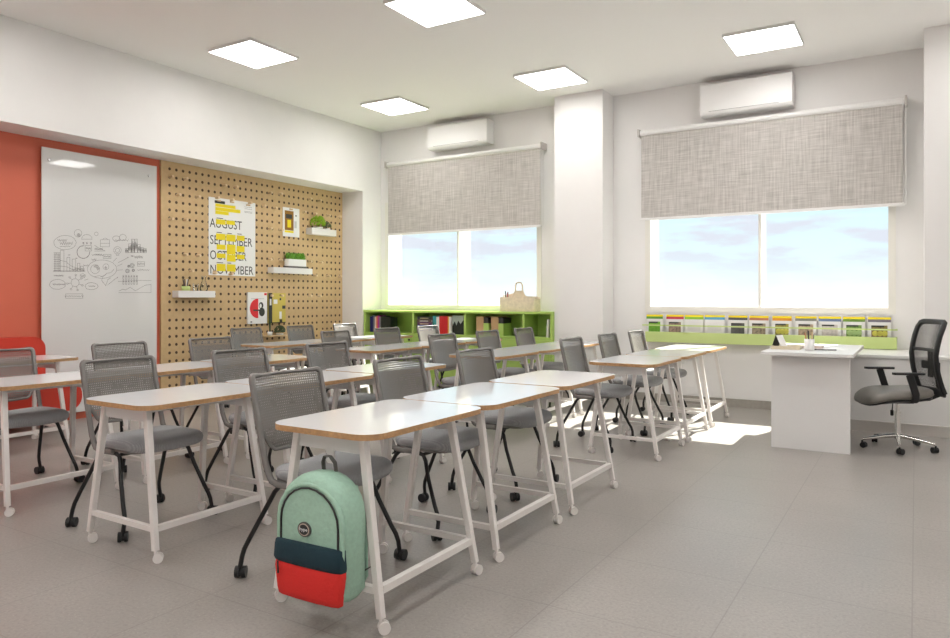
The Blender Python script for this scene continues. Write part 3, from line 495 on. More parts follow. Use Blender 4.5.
def ball_plant(name, label, x, y, z, r, m, base=m_paper):
    t = thing(name, label, 'plant', (x, y, z))
    MB().lathe([(0, 0), (r*.6, 0), (r*.65, .02), (0, .02)], n=16).build('base', base, t)
    b = MB()
    for i in range(160):
        u = random.uniform(-.3, 1); a = random.uniform(0, 2*PI); s_ = math.sqrt(max(0, 1-u*u)); n_ = Vector((s_*math.cos(a), s_*math.sin(a), u))
        c = Vector((0, 0, r*.55+.015))+n_*r*.8; sd = n_.cross(Vector((0, 0, 1))).normalized()*r*.14; up = n_.cross(sd).normalized()*r*.14
        b.add([c-sd, c+up, c+sd, c-up, c+n_*r*.22], [(0, 1, 4), (1, 2, 4), (2, 3, 4), (3, 0, 4)])
    b.build('foliage', m, t)
ball_plant('succulent', 'round bright green succulent on the highest pegboard shelf', XP+.075, 7.86, 2.346, .12, mat('lime_leaf', (.25, .42, .02), .6, noise=.25, nscale=40))
ball_plant('succulent', 'small grey green succulent on the highest pegboard shelf', XP+.062, 8.07, 2.346, .07, mat('greygreen_leaf', (.12, .15, .07), .6))
ball_plant('succulent', 'small dark rosette plant low behind the rear desks', XP+.085, 7.10, .791, .08, m_leafd)
t = thing('potted_plant', 'small spiky dark plant low behind the rear desks', 'plant', (XP+.085, 6.92, .791))
MB().lathe([(0, 0), (.03, 0), (.035, .05), (0, .05)], n=14).build('pot', m_paper, t)
leaves(14, .05, .22, .007, (0, 0, .045), .4, 1.0).build('foliage', m_leafd, t)

# low wooden bench under the pegboard with odds and ends
t = thing('storage_bench', 'low white storage bench under the pegboard behind the desks', 'bench', (XP+.2, 7.3, 0))
MB().box(-.199, -1.1, .30, .2, 1.1, .335).box(-.199, -1.1, .0, .2, -1.07, .30).box(-.199, 1.07, 0, .2, 1.1, .30).box(-.199, -1.07, .0, -.18, 1.07, .30).build('body', m_white, t)
for dy, w_, h_, m, l in ((-.45, .4, .13, mat('slate_blue', (.10, .15, .22), .7), 'slate blue box on the low bench under the pegboard'), (.05, .16, .11, m_kraft, 'brown card box on the low bench under the pegboard'),
                      (.28, .12, .16, m_paper, 'upright white box on the low bench under the pegboard'), (.47, .1, .13, m_yel, 'yellow box on the low bench under the pegboard'), (.75, .22, .16, m_dark, 'black box on the low bench under the pegboard')):
    o = MB().box(XP+.08, 7.3+dy, .336, XP+.3, 7.3+dy+w_, .336+h_).build('storage_box', m, bevel=.006); tag(o, l, 'box', 'boxes on the low bench')

# red sofa
t = thing('sofa', 'red upholstered lounge sofa with rounded ends against the left wall', 'sofa', (-7.3, 3.0, 0))
MB().prism(rrect(-.95, .21, .97, .49, .13, 8), -.27, .30, 'x').build('seat', m_redf, t, bevel=.02)
MB().prism(rrect(-.95, .36, .88, .917, .12, 8), -.34, -.2, 'x').build('backrest', m_redf, t, bevel=.02)
for y in (-.85, .9):
    for x in (.25, -.22): MB().tube([(x, y, 0), (x, y, .22)], .018, 10).build('leg', m_black, t)

# ============================================================ STUDENT DESKS
ZT = .771
def caster(par, x, y, m, r=.024, ang=0, w_=.036, name='caster'):
    c, s_ = math.cos(ang), math.sin(ang); b = MB(); ox, oy = -s_*.012, c*.012
    for k in (-1, 1):
        p0 = (x+ox+c*k*w_*.15, y+oy+s_*k*w_*.15, r); p1 = (x+ox+c*k*w_*.5, y+oy+s_*k*w_*.5, r); b.cyl(p0, p1, r, 18)
    b.tube([(x+ox-c*w_*.2, y+oy-s_*w_*.2, r), (x+ox+c*w_*.2, y+oy+s_*w_*.2, r)], r*.8, 12)
    b.cyl((x, y, r*1.2), (x, y, r*2.5), .009, 8)
    return b.build(name, m, par, bevel=.003)
def make_table():
    t = thing('school_desk', '', 'desk')
    b = MB().prism(rrect(-.308, -.395, .272, .489, .10, 9), ZT-.024, ZT, 'z', 0, 0, 1); b.build('tabletop', [m_lam, m_ply], t)
    for sx in (-1, 1):
        for sy in (-1, 1):
            f_ = Vector((sx*.2825, sy*.347, .06)); tp = Vector((sx*.178-.015, sy*.312, ZT-.025)); d = tp-f_
            l = MB().tube([f_, tp], [.0145, .0165], sq=True, up=(0, 1, 0)).build('leg', m_legw, t, bevel=.004)
            caster(l, sx*.2825, sy*.347, m_legw, ang=[-.5, -1.1, -.7, -.2][(sx+1)+(sy+1)//2])
    def at(sx, sy, z): k = (z-.06)/(ZT-.085); return Vector((sx*(.2825-k*.1045)-.015*k, sy*(.347-k*.035), z))
    for sy in (-1, 1): MB().tube([at(-1, sy, .162)+Vector((.0165, 0, 0)), at(1, sy, .162)-Vector((.0165, 0, 0))], .013, sq=True).build('crossbar', m_legw, t)
    MB().tube([at(1, -1, .162)+Vector((0, .0165, 0)), at(1, 1, .162)-Vector((0, .0165, 0))], .0145, sq=True).build('side_stretcher', m_legw, t)
    for sy in (-1, 1):
        a = at(-1, sy, .70); c = at(1, sy, .70)
        p = MB().box(a.x+.0175, a.y-.006, ZT-.095, c.x-.0175, a.y+.006, ZT-.0245).build('apron', m_white, t)
        if sy < 0: MB().prism([(-.035, ZT-.095), (.012, ZT-.095), (.012, ZT-.15), (-.02, ZT-.15), (-.035, ZT-.135), (-.015, ZT-.128)], a.y-.006, a.y+.004, 'y').build('bag_hook', m_white, p)
    MB().box(-.19, -.30, ZT-.05, -.165, .30, ZT-.0245).box(.135, -.30, ZT-.05, .16, .30, ZT-.0245).build('rail', m_white, t)
    return t
def make_chair():
    t = thing('school_chair', '', 'chair')
    def xb(z):
        P = ((.40, -.10), (.45, -.115), (.69, -.175), (.94, -.232))
        for (z0, x0), (z1, x1) in zip(P, P[1:]):
            if z <= z1: return x0+(x1-x0)*(z-z0)/(z1-z0)
        return P[-1][1]
    def xs(y, z): k = min(1, max(0, (z-.5)/.25)); return xb(z)-.035*k*(1-(y/.235)**2)
    W = .226; pts = [(.07, -W, .452), (.0, -W, .448), (-.06, -W, .448), (-.095, -W, .458), (-.113, -W, .485)]; no_ = [(0, 1, 0)]*5
    for z in (.53, .58, .64, .70, .76, .82, .87, .9): pts.append((xs(-W, z), -W, z)); no_.append((0, 1, 0))
    R = .022
    for i in range(0, 4): a = PI*i/6; y = -W+R-R*math.cos(a); z = .912+R*math.sin(a); pts.append((xs(y, z), y, z)); no_.append((0, math.cos(a), -math.sin(a)))
    for y in (-.15, -.1, -.05): pts.append((xs(y, .932), y, .932)); no_.append((0, 0, -1))
    full = pts+[(xs(0, .934), 0, .934)]+[(x, -y, z) for x, y, z in reversed(pts)]
    nf = no_+[(0, 0, -1)]+[(x, -y, z) for x, y, z in reversed(no_)]
    MB().sweep(full, nf, [.019 if abs(p[1]) > .228 else (.012 if abs(p[1]) > .2 else .007) for p in full], .013).build('back_frame', m_grey, t)
    lo = lambda y: .585 if abs(y) < .165 else .585+(abs(y)-.165)/.055*.10
    b = MB(); ny, nz = 17, 9; ys = [-.22+.44*i/(ny-1) for i in range(ny)]; vs = []
    for y in ys:
        for j in range(nz): z = lo(y)+(.925-lo(y))*j/(nz-1); vs.append((xs(y, z)-.002, y, z))
    b.add(vs, [(i*nz+j, (i+1)*nz+j, (i+1)*nz+j+1, i*nz+j+1) for i in range(ny-1) for j in range(nz-1)], 0, True)
    o = b.build('backrest', m_perf, t); sd = o.modifiers.new('s', 'SOLIDIFY'); sd.thickness = .004
    rp = [(-.222, .70), (-.205, .665), (-.175, .605), (-.15, .585), (-.08, .582), (0, .58), (.08, .582), (.15, .585), (.175, .605), (.205, .665), (.222, .70)]
    MB().sweep([(xs(y, z), y, z) for y, z in rp], [(0, -y*2, .5) if abs(y) > .16 else (0, 0, 1) for y, z in rp], .008, .007).build('lower_rim', m_grey, t)
    wp = lambda x, y: -.012*max(0, (x-.14)/.14)**2-.006*(1-min(1, abs(y)/.2))
    MB().superpad(.088, 0, .21, .238, [(.86, .464), (.95, .468), (.99, .482), (1.0, .498), (.98, .513), (.93, .523), (.8, .528), (.4, .528)], 5, 44, 0, wp).build('seat', m_fab, t)
    MB().superpad(.07, 0, .19, .222, [(.9, .446), (1, .452), (1, .464)], 5, 32).build('seat_shell', m_grey, t)
    for s_ in (-1, 1):
        def yy(z): return s_*(.285-(z-.05)/.39*.075)
        P = [(-.24, .055), (-.238, .10), (-.23, .135), (-.20, .195), (-.13, .325), (-.085, .41), (-.06, .435), (-.02, .44), (.07, .44), (.105, .43), (.125, .40), (.155, .31), (.215, .18), (.24, .135), (.25, .10), (.25, .055)]
        l = MB().tube([(x, yy(z), z) for x, z in P], .0115, 10).build('leg_frame', m_black, t)
        caster(l, -.24, s_*.285, m_blackp, .027, 1.1+s_*.5, .05); caster(l, .25, s_*.285, m_blackp, .027, .5-s_*.4, .05)
    MB().tube([(-.03, -.215, .437), (-.03, .215, .437)], .010, 8).tube([(.11, -.215, .437), (.11, .215, .437)], .010, 8).build('seat_bar', m_black, t)
    return t
T0 = make_table(); C0 = make_chair()
ROWX = [-2.0475, -3.465, -4.90, -6.36]
YS = [2.515, 3.41, 4.315, 5.975, 6.87, 7.762]
CY = [2.54, 3.44, 4.32, 5.98, 6.88, 7.75]
rown = ['first row from aisle', 'second row from aisle', 'third row from aisle', 'row along pegboard']
posn = ['nearest in near block', 'middle of near block', 'last of near block', 'first of far block', 'middle of far block', 'closest to windows']
cposn = ['nearest in the near block', 'middle of the near block', 'last of the near block', 'first of the far block', 'middle of the far block', 'closest to the windows']
firstT = firstC = True
def putT(x, y, l):
    global firstT
    if firstT: T0.location = (x, y, 0); T0['label'] = l; T0['group'] = 'white student desks'; firstT = False; return T0
    return dup(T0, (x, y, 0), 0, l, 'white student desks')
def putC(x, y, l, rz=0):
    global firstC
    if firstC: C0.location = (x, y, 0); C0['label'] = l; C0['group'] = 'grey student chairs'; C0.rotation_euler = (0, 0, rz); firstC = False; return C0
    return dup(C0, (x, y, 0), rz, l, 'grey student chairs')
for r in range(4):
    for i in range(6):
        if r == 3 and i < 3: continue
        extra = ', with backpack hanging' if (r, i) == (0, 0) else (', lit by the sun' if (r, i) == (0, 5) else '')
        putT(ROWX[r], YS[i], 'white wheeled desk, %s, %s%s' % (rown[r], posn[i], extra))
        putC(ROWX[r]-.385, CY[i], 'grey mesh back chair, %s, %s' % (rown[r], cposn[i]), random.uniform(-.02, .02) if r else 0)
putT(-6.66, 3.14, 'white wheeled desk in front of the red sofa')

# ============================================================ BACKPACK
t = thing('backpack', 'mint green backpack with navy and red pocket hanging from the nearest desk', 'backpack', (-2.0, 2.115, .14), math.radians(2)); t.scale = (1.0, .95, .87)
W2 = .172
def arch(w, z0, z1, r, n=9):
    P = [(-w, z0+.03), (-w+.03, z0)] if False else [(-w+.02, z0), (w-.02, z0), (w, z0+.03)]
    for i in range(n+1): a = PI*i/n; P.append((w*math.cos(a)*(1 if True else 1), z1-r+r*math.sin(a)))
    P.append((-w, z0+.03)); return P
b = MB(); rings = []
outline = arch(W2, .0, .55, .17, 14)
for k, (dy, sc) in enumerate(((-.105, .80), (-.10, .90), (-.085, .96), (-.05, 1.0), (.0, 1.0), (.035, .97), (.045, .92))):
    rings.append([(x*sc, dy, .25+(z-.25)*sc) for x, z in outline])
n = len(outline); vs = [p for R in rings for p in R]; fs = [(i*n+k, i*n+(k+1) % n, (i+1)*n+(k+1) % n, (i+1)*n+k) for i in range(len(rings)-1) for k in range(n)]
fs += [tuple(range(n))[::-1], tuple((len(rings)-1)*n+k for k in range(n))]
b.add(vs, fs, 0, True); body_ = b.build('body', m_mint, t)
# front flap piping: raised arch
ar = [(x*.93, z) for x, z in [(-W2, .19)]+[(-W2, .25)]+[(W2*math.cos(PI-PI*i/12), .34+.165*math.sin(PI*i/12)) for i in range(13)]+[(W2, .25), (W2, .19)]]
MB().tube([(x*1.0, -.098, z) for x, z in ar], .011, 8).build('piping', m_mint, t)
MB().tube([(x*.91, -.1065, .19+(z-.19)*.955) for x, z in ar], .0045, 6).build('zip', m_dark, t)
# pocket
def pocket(z0, z1, m, name, w0, w1, d):
    b = MB(); R = []
    for z, w_, dd in ((z0, w0, d*.75), (z0+(z1-z0)*.2, w0*1.01, d), (z0+(z1-z0)*.8, w1, d), (z1, w1, d*.8)):
        R.append([(-w_, -.085, z), (-w_*.97, -.09-dd*.75, z), (-w_*.8, -.09-dd, z), (-w_*.3, -.095-dd, z), (w_*.3, -.095-dd, z), (w_*.8, -.09-dd, z), (w_*.97, -.09-dd*.75, z), (w_, -.085, z)])
    vs = [p for q_ in R for p in q_]; fs = [(i*8+k, i*8+(k+1) % 8, (i+1)*8+(k+1) % 8, (i+1)*8+k) for i in range(3) for k in range(8)]+[tuple(range(8))[::-1], tuple(24+k for k in range(8))]
    return b.add(vs, fs, 0, True).build(name, m, t, bevel=.006)
pk = pocket(-.005, .155, m_redc, 'pocket', .158, .172, .04); pocket(.145, .245, m_navy, 'pocket_flap', .174, .170, .046)
MB().cyl((-.13, -.142, .155), (-.128, -.142, .10), .004, 6).build('zip_pull', m_dark, t)
# round badge
bd = MB().cyl((-.02, -.112, .305), (-.02, -.104, .305), .033, 24).build('badge', m_strap, t)
MB().cyl((-.02, -.1135, .305), (-.02, -.112, .305), .027, 24).build('badge_ring', mat('badge_beige', (.55, .45, .36), .6), bd)
MB().cyl((-.02, -.115, .305), (-.02, -.1135, .305), .023, 24).build('badge_centre', m_dark, bd)
text_mesh('hype', .022, 'badge_lettering', m_paper, bd, (-.041, -.1156, .300), (PI/2, 0, 0), .0003)
# handle straps and shoulder straps
MB().sweep([(-.03, .02, .54), (-.032, .018, .58), (-.015, .01, .61), (.012, .01, .61), (.03, .018, .58), (.035, .02, .535)], [(0, 1, 0)]*6, .011, .002).build('handle', m_strap, t)
MB().sweep([(.10, .045, .48), (.13, .055, .36), (.14, .058, .22), (.145, .055, .08), (.13, .045, .05)], [(1, 0, 0)]*5, .022, .004).build('shoulder_strap', m_mint, t)
MB().sweep([(-.10, .045, .48), (-.12, .055, .36), (-.13, .058, .22), (-.14, .055, .08), (-.12, .045, .05)], [(1, 0, 0)]*5, .022, .004).build('shoulder_strap', m_mint, t)
MB().tube([(.15, .04, .10), (.19, .06, .13), (.215, .05, .08), (.20, .05, .02)], .004, 6).build('strap_tail', m_strap, t)

# ============================================================ GREEN SHELF UNIT, LEFT
X0, X1 = -7.262, -4.05; YF = 8.50; ZM = .785; ZTOP = 1.122
t = thing('bookshelf', 'low green shelf unit under the left window, open above doors', 'bookshelf', (0, 0, 0))
dv = [-6.323, -5.413, -4.483]
b = MB().box(X0, YF-.01, ZTOP-.03, X1, YB-.001, ZTOP).box(X0, YF, 0, X0+.035, YB-.001, ZTOP-.03).box(X1-.035, YF, 0, X1, YB-.001, ZTOP-.03).box(X0+.035, YB-.02, 0, X1-.035, YB-.001, ZTOP-.03)
b.box(X0+.035, YF, ZM-.03, X1-.035, YB-.02, ZM)
for d in dv: b.box(d-.015, YF, 0, d+.015, YB-.02, ZTOP-.03) if False else b.box(d-.015, YF, ZM, d+.015, YB-.02, ZTOP-.03)
b.build('carcass', m_green, t, bevel=.002)
ed = [X0+.035]+dv+[X1-.035]
for a, c in zip(ed, ed[1:]):
    dd = MB().box(a+.004, YF-.001, .03, c-.004, YF+.018, ZM-.034).build('door', m_green, t, bevel=.003)
    MB().cyl((c-.06, YF-.001, .69), (c-.06, YF-.02, .69), .014, 12).build('knob', m_black, dd)
# books
BM = {}
def bm_(name, c):
    if name not in BM: BM[name] = mat('book_'+name, c, .5)
    return BM[name]
def book(x0, x1, h, cname, c, label, d=.17, tilt=0, z=ZM, y=YF+.05, group='books on the green shelf'):
    t = thing('book', label, 'book', (x0, y, z+.0005), 0, group); w_ = x1-x0
    if tilt: t.rotation_euler = (0, tilt, 0)
    b = MB().box(0, 0, 0, .002, d, h).box(w_-.002, 0, 0, w_, d, h).box(0, -.001, 0, w_, .002, h); b.build('cover', bm_(cname, c), t)
    MB().box(.0021, .0021, .003, w_-.0021, d-.004, h-.004).build('pages', m_paper, t)
cols1 = [('navy', (.01, .015, .12), .030), ('navy', (.01, .015, .12), .028), ('slate', (.16, .18, .25), .030), ('cream', (.8, .66, .55), .030), ('orange', (.75, .16, .02), .025), ('magenta', (.42, .02, .32), .030), ('grey', (.2, .2, .22), .03)]
x = -7.175; words = ['leftmost', 'second', 'third', 'fourth', 'fifth', 'sixth', 'seventh', 'eighth', 'ninth', 'tenth', 'eleventh']
for i, (cn, c, w_) in enumerate(cols1):
    book(x, x+w_, .235+.01*((i*7) % 3), cn, c, '%s book standing %s in the leftmost green compartment' % (cn, words[i])); x += w_+.0015
for i in range(4): book(x, x+.045, .245-.006*i, 'black', (.012, .02, .015), 'thick black book standing %s in the leftmost green compartment' % words[7+i]); x += .0465
stk = [('maroon', (.16, .02, .03)), ('violet', (.12, .04, .25)), ('blue', (.03, .07, .28)), ('plum', (.10, .02, .10)), ('brown', (.10, .05, .03)), ('black', (.012, .02, .015))]
z = ZM+.0005
for i in range(6):
    h_ = .041; tt = thing('book', '%s book lying flat in a stack in the second compartment, %s from bottom' % (stk[i][0], ['first', 'second', 'third', 'fourth', 'fifth', 'topmost, sixth'][i]), 'book', (-6.27+random.uniform(0, .01), YF+.04, z), 0, 'stacked books on the green shelf')
    MB().box(0, 0, 0, .26, .18, .003).box(0, 0, h_-.003, .26, .18, h_).box(0, -.001, 0, .26, .002, h_).build('cover', bm_(*stk[i]), tt); MB().box(.004, .0025, .0031, .256, .177, h_-.0031).build('pages', m_paper, tt)
    MB().box(.05, -.0025, .012, .2, -.0012, .022).build('spine_print', m_wood if i % 2 else m_paper, tt)
    z += h_+.0006
x = -5.995
for i, (cn, c, w_) in enumerate([('teal', (.03, .30, .34), .03), ('teal', (.03, .30, .34), .03), ('white', (.8, .78, .76), .05), ('red', (.62, .01, .015), .036), ('red', (.62, .01, .015), .036), ('red', (.62, .01, .015), .036), ('red', (.62, .01, .015), .036), ('yellow', (.75, .42, .04), .018), ('white', (.8, .78, .76), .04)]):
    book(x, x+w_, .262-.005*(i % 3), cn, c, '%s book standing %s from the stack in the second green compartment' % (cn, 'immediately right' if i == 0 else words[i])); x += w_+.0015
t = thing('book', 'large dark book with forest photo cover facing out, second green compartment', 'book', (x+.01, YF+.06, ZM+.0005), 0, 'books on the green shelf')
MB().box(0, 0, 0, .19, .03, .27).build('cover', bm_('black', (.012, .02, .015)), t)
MB().prism([(.001, .12), (.04, .19), (.07, .13), (.10, .2), (.14, .15), (.189, .21), (.189, .269), (.001, .269)], -.001, -.0003, 'y').build('cover_print', mat('pale_green_print', (.45, .52, .45), .6), t)
def filebox(x, label):
    t = thing('magazine_file', label, 'magazine file', (x, YF+.06, ZM+.0005), 0, 'kraft magazine files')
    b = MB().box(0, 0, 0, .12, .005, .262).box(0, 0, 0, .004, .24, .262).box(0, .236, 0, .12, .24, .262)
    b.build('box', m_kraft, t)
    MB().box(.12, 0.0, 0, .20, .24, .17).build('green_side', m_green, t); MB().box(.122, .01, .17, .19, .23, .25).build('papers', m_dark, t)
filebox(-5.26, 'kraft magazine file with green side, left of the pair'); filebox(-5.02, 'kraft magazine file with green side, right of the pair')
book(-4.165, -4.135, .235, 'white', (.8, .78, .76), 'thin white book leaning in the rightmost green compartment', .2, .06, ZM+.003)
# wooden caddy on the shelf
t = thing('wooden_caddy', 'pale wooden tool caddy with arched handle on the green shelf unit', 'caddy', (-4.615, 8.66, ZTOP+.001))
prof = [(-.265, 0), (.265, 0), (.262, .19), (.10, .19), (.075, .20), (.058, .235), (.052, .275), (.052, .355), (.035, .375), (-.06, .375), (-.075, .355), (-.08, .27), (-.27, .20)]
inn = [(.035, .29), (.035, .345), (-.062, .345), (-.062, .29)]
b = MB().prism([(-.265, 0), (.265, 0), (.262, .205), (.12, .205), (.085, .215), (.062, .25), (.05, .285), (-.08, .285), (-.10, .25), (-.265, .22)], -.006, .006, 'y')
b.tube([(.037, 0, .28), (.036, 0, .36), (.022, 0, .387), (-.005, 0, .396), (-.035, 0, .396), (-.057, 0, .387), (-.07, 0, .36), (-.07, 0, .28)], .011, 8)
b.box(-.265, -.09, 0, .265, -.08, .195).box(-.265, .08, 0, .265, .09, .195).box(-.265, -.08, 0, -.255, .08, .17).box(.255, -.08, 0, .265, .08, .17).box(-.255, -.08, 0, .255, .08, .008)
b.build('caddy', mat('birch', (.76, .66, .49), .55, noise=.1, nscale=25), t)
for i, (dx, m) in enumerate(((-.195, m_paper), (-.18, m_dark), (-.16, m_ink), (-.185, m_redf))):
    p = MB().cyl((dx, -.04, .01), (dx-.045+.02*i, -.045, .29-.01*i), .007, 8).build('marker_pen', m, None); p.location = t.location
    tag(p, ['white', 'black', 'grey', 'dark red'][i]+' pen standing in the left end of the wooden caddy', 'pen', 'pens in the wooden caddy')

# ============================================================ MAGAZINE RACK UNDER RIGHT WINDOW
t = thing('magazine_rack', 'long pale green wall rack holding magazines under the right window', 'rack', (0, 0, 0))
b = MB().box(-2.905, 8.80, .757, -.172, 8.82, .885).box(-2.905, 8.82, .757, -.172, YB-.001, .775)
for x in (-2.905, -.187): b.box(x, 8.82, .775, x+.015, YB-.001, .885)
b.build('tray', m_greenl, t, bevel=.002)
MB().box(-2.945, 8.805, .958, -.165, 8.817, .974).build('rail', m_greenl, t)
for x in (-2.94, -.177): MB().box(x, 8.817, .958, x+.010, YB-.001, .974).build('bracket', m_greenl, t)
MG = [(-2.926, -2.709), (-2.671, -2.448), (-2.44, -2.207), (-2.199, -1.957), (-1.922, -1.698), (-1.683, -1.463), (-1.428, -1.215), (-1.183, -.956), (-.941, -.708), (-.696, -.475), (-.454, -.229)]
mc = [('green band and green picture', (.10, .30, .03), (.16, .42, .03), 0), ('crimson band and speckled picture', (.55, .04, .09), (.28, .20, .16), 1), ('lime band and blank cover', (.25, .5, .04), None, 0), ('blue band and blank cover', (.08, .35, .55), None, 0),
      ('charcoal band and dark picture', (.07, .07, .08), (.10, .10, .10), 0), ('terracotta band and mottled picture', (.52, .20, .10), (.30, .24, .17), 1), ('orange band and fruit picture', (.75, .30, .02), (.30, .27, .04), 2), ('grey band and pink picture', (.22, .22, .20), (.40, .30, .22), 1),
      ('slate blue band and pale picture', (.13, .18, .32), (.55, .50, .48), 0), ('olive band and green picture', (.15, .27, .04), (.16, .28, .06), 2), ('purple grey band and fruit picture', (.17, .15, .20), (.22, .16, .05), 2)]
m_bv = mat('magazine_cover_white', (.78, .77, .76), .5)
for i, ((a, c), (l, bc, pc, st)) in enumerate(zip(MG, mc)):
    a += .03; t = thing('magazine', 'white magazine with yellow header, '+l, 'magazine', ((a+c)/2-.01, 8.865, .7765), 0, 'magazines in the green rack')
    t.rotation_euler = (math.radians(-5), 0, 0); w_ = (c-a+.03)/2-.003
    MB().box(-w_, 0, 0, w_, .008, .322).build('cover', m_bv, t)
    MB().box(-w_, -.001, .298, w_, -.0002, .322).build('yellow_header', m_yel, t)
    MB().box(-w_, -.001, .268, w_, -.0002, .298).build('colour_band', mat('band_%d' % i, bc, .5), t)
    if pc:
        mp_ = mat('picture_%d' % i, pc, .5, noise=.6 if st else .2, nscale=30)
        MB().box(-w_*.70, -.001, .09, w_*.70, -.0002, .232).build('picture', mp_, t)
        MB().box(-w_*.70, -.0014, .214, w_*.4, -.001, .232).build('title_print', m_dark, t)
        if st == 2:
            b = MB()
            for k in range(3): cx = -w_*.35+k*w_*.4; b.add([(cx+.03*math.cos(q_*PI/6), -.0015, .145+.03*math.sin(q_*PI/6)) for q_ in range(12)], [tuple(range(12))])
            b.build('fruit_print', [mat('fruit_%d' % i, (.65, .60, .10) if i != 9 else (.35, .5, .2), .5)], t)
    else: MB().box(-w_*.7, -.001, .13, w_*.7, -.0002, .20).build('picture', mat('blank_%d' % i, (.66, .65, .63), .5), t)

# ============================================================ TEACHER DESK
t = thing('teacher_desk', 'white teacher desk with solid front panel beside office chair', 'desk', (-.79, 7.3, 0))
MB().box(-.355, -.72, .812, .355, .66, .842).build('desktop', m_desk, t, bevel=.003)
MB().box(-.29, -.60, 0, .325, -.575, .812).build('front_panel', m_desk, t, bevel=.002)
MB().box(-.29, -.575, 0, -.265, .60, .812).build('side_panel', m_desk, t, bevel=.002)
DZ = .8425
def dput(x, y): return (x, y, DZ)
t = thing('desk_tray', 'flat beige wooden tray on the teacher desk', 'tray', dput(-1.0, 7.02), .0)
MB().box(-.12, -.10, 0, .12, .10, .008).box(-.12, -.10, .008, .12, -.092, .03).box(-.12, .092, .008, .12, .10, .03).box(-.12, -.092, .008, -.112, .092, .03).box(.112, -.092, .008, .12, .092, .03).build('tray', mat('pale_birch', (.70, .62, .46), .5), t)
t = thing('tent_card', 'small folded white card with dark face standing on the desk tray', 'card', (-1.07, 7.05, DZ+.0085), -.5)
MB().prism([(-.045, 0), (-.041, 0), (.004, .115), (.0, .118)], -.045, .045, 'y').build('front_leaf', m_dark, t); MB().prism([(.0, .118), (.004, .112), (.06, 0), (.064, 0)], -.045, .045, 'y').build('back_leaf', m_paper, t)
t = thing('pencil_cup', 'white pencil cup full of pencils on the teacher desk', 'cup', dput(-.80, 6.92))
MB().lathe([(0, 0), (.04, 0), (.042, .1), (.037, .1), (.036, .006), (0, .006)], n=24).build('cup', m_paper, t)
pc_ = [m_dark, m_wood, m_ink, m_redf, m_kraft, m_dark, m_wood]
for i in range(7):
    a = i*.9+.2; p = MB().cyl((.012*math.cos(a), .012*math.sin(a), .008), (.036*math.cos(a)*1.1, .036*math.sin(a)*1.1, .15+.012*(i % 3)), .004, 6).build('pencil', pc_[i], None); p.location = t.location
    tag(p, ['black', 'wooden', 'grey', 'red', 'brown', 'short black', 'pale wooden'][i]+' pencil standing in the white cup on the teacher desk', 'pencil', 'pencils in the white cup')
o = MB().box(-.10, -.14, 0, .10, .14, .002).build('paper_sheet', m_paper, loc=dput(-.63, 7.25), rot=(0, 0, .3)); tag(o, 'sheet of white paper lying behind the pencil cup', 'paper')
o = MB().box(-.13, -.09, 0, .13, .09, .02).build('notebook', mat('pale_pink_cover', (.75, .62, .55), .5), loc=dput(-.86, 7.3)); tag(o, 'closed pale notebook behind the pencil cup', 'notebook')
t = thing('pen', 'dark pen lying on the teacher desk right of the pencil cup', 'pen', (-.66, 6.97, DZ+.006), .1)
MB().cyl((-.09, 0, 0), (.07, .01, 0), .0055, 10).build('barrel', m_ink, t); MB().cyl((-.112, -.001, 0), (-.09, 0, 0), .006, 10, 0).build('cap', m_dark, t)

# ============================================================ OFFICE CHAIR
t = thing('office_chair', 'black mesh office chair with grey seat and chrome star base', 'office chair', (-.135, 7.20, 0), PI+math.radians(26))
b = MB()
for k in range(5):
    a = k*2*PI/5-.07; c, s_ = math.cos(a), math.sin(a)
    b.tube([(0, 0, .115), (c*.10, s_*.10, .105), (c*.285, s_*.285, .075)], [.022, .018, .012], 10)
b.cyl((0, 0, .085), (0, 0, .15), .03, 20); bs = b.build('star_base', m_chrome, t)
for k in range(5): a = k*2*PI/5-.07; caster(bs, math.cos(a)*.285, math.sin(a)*.285, m_blackp, .025, a+.9, .045)
MB().cyl((0, 0, .14), (0, 0, .31), .024, 20).cyl((0, 0, .3), (0, 0, .42), .014, 16).cyl((0, 0, .305), (0, 0, .318), .027, 20).build('gas_lift', m_chrome, t)
MB().box(-.10, -.09, .40, .12, .09, .43).build('mechanism', m_blackp, t, bevel=.01)
MB().cyl((.0, -.08, .41), (-.04, -.19, .28), .005, 8).cyl((-.035, -.18, .30), (-.045, -.20, .26), .014, 10).build('tilt_lever', m_blackp, t)
m_oseat = mat('grey_vinyl', (.20, .185, .165), .4)
wp = lambda x, y: -.045*max(0, (x-.06)/.2)**2+.015*max(0, -x-.05)/.15
MB().superpad(.04, 0, .28, .25, [(.84, .452), (.94, .456), (.985, .466), (1, .482), (.98, .505), (.9, .52), (.6, .525)], 3.2, 48, 0, wp).build('seat', m_oseat, t)
MB().superpad(.03, 0, .26, .235, [(.9, .432), (1, .438), (1.01, .455)], 3.2, 36, 0, wp).build('seat_shell', m_blackp, t)
def xo(z):
    P = ((.40, -.31), (.48, -.285), (.58, -.245), (.70, -.215), (.82, -.205), (.95, -.225), (1.05, -.26), (1.11, -.285))
    for (z0, x0), (z1, x1) in zip(P, P[1:]):
        if z <= z1: return x0+(x1-x0)*(z-z0)/(z1-z0)
    return P[-1][1]
def xso(y, z): return xo(z)-.03*(1-(y/.22)**2)
hw = lambda z: .195+.03*math.sin(min(1, max(0, (z-.5)/.6))*PI)*0+.015*(z-.5)
zs = [.50, .56, .62, .68, .75, .82, .9, .98, 1.05]
pts = [(xso(hw(z), z)+.0, -hw(z), z) for z in zs]; no_ = [(0, 1, 0)]*len(zs)
pts += [(xso(.18, 1.09), -.19, 1.09)]; no_ += [(0, .7, -.7)]
pts += [(xso(y, 1.10), y, 1.10) for y in (-.15, -.08)]; no_ += [(0, 0, -1)]*2
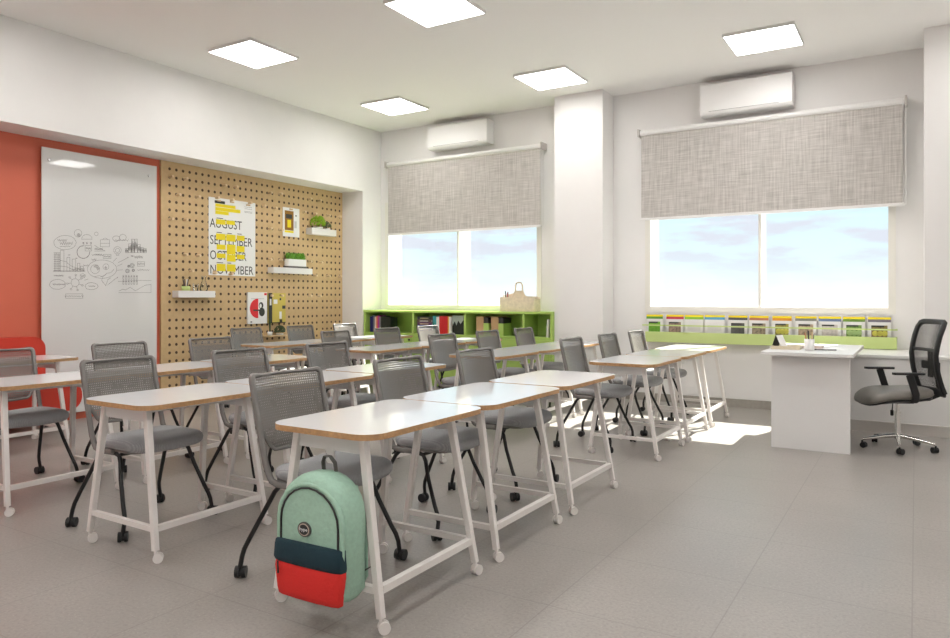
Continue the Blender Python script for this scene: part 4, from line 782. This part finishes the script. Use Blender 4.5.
full = pts+[(xso(0, 1.10), 0, 1.10)]+[(x, -y, z) for x, y, z in reversed(pts)]; nf = no_+[(0, 0, -1)]+[(x, -y, z) for x, y, z in reversed(no_)]
MB().sweep(full, nf, .022, .016).sweep([(xso(y, .50), y, .50) for y in (-.19, -.1, 0, .1, .19)], [(0, 0, 1)]*5, .03, .012).sweep([(xso(y, .86), y, .86) for y in (-.2, -.1, 0, .1, .2)], [(0, 0, 1)]*5, .014, .010).build('back_frame', m_blackp, t)
b = MB(); ny, nz = 11, 12; vs = []
for i in range(ny):
    y = -.20+.40*i/(ny-1)
    for j in range(nz): z = .50+.6*j/(nz-1); vs.append((xso(y, z)+.003, y, z))
b.add(vs, [(i*nz+j, (i+1)*nz+j, (i+1)*nz+j+1, i*nz+j+1) for i in range(ny-1) for j in range(nz-1)], 0, True); o = b.build('mesh_back', m_omesh, t); sd = o.modifiers.new('s', 'SOLIDIFY'); sd.thickness = .003
MB().box(xo(.7)-.065, -.035, .62, xo(.7)-.045, .035, .86).box(xo(.7)-.065, -.14, .69, xo(.7)-.045, .14, .76).build('lumbar_support', m_blackp, t, bevel=.008)
MB().sweep([(-.10, 0, .425), (-.25, 0, .43), (-.35, 0, .47), (-.33, 0, .60), (-.29, 0, .72)], [(0, 1, 0)]*5, .03, .012).build('back_stem', m_blackp, t)
for s_ in (-1, 1):
    a_ = MB().sweep([(-.02, s_*.235, .435), (-.02, s_*.262, .45), (-.02, s_*.268, .50), (.03, s_*.268, .665)], [(1, 0, 0)]*4, .028, .010).build('armrest', m_blackp, t)
    MB().prism(rrect(-.09, s_*.262-.035, .16, s_*.262+.035, .025), .665, .682, 'z').build('arm_pad', m_blackp, a_, bevel=.004)

# loose white cable on the sunny patch of floor
o = MB().tube([(-1.80, 7.35, .005), (-1.86, 7.20, .005), (-1.95, 7.02, .005), (-1.98, 6.86, .005), (-2.02, 6.70, .005), (-2.0, 6.55, .005), (-1.90, 6.48, .005)], .005, 8).build('power_cable', m_white)
tag(o, 'thin white cable lying on the sunlit floor by the far desks', 'cable')
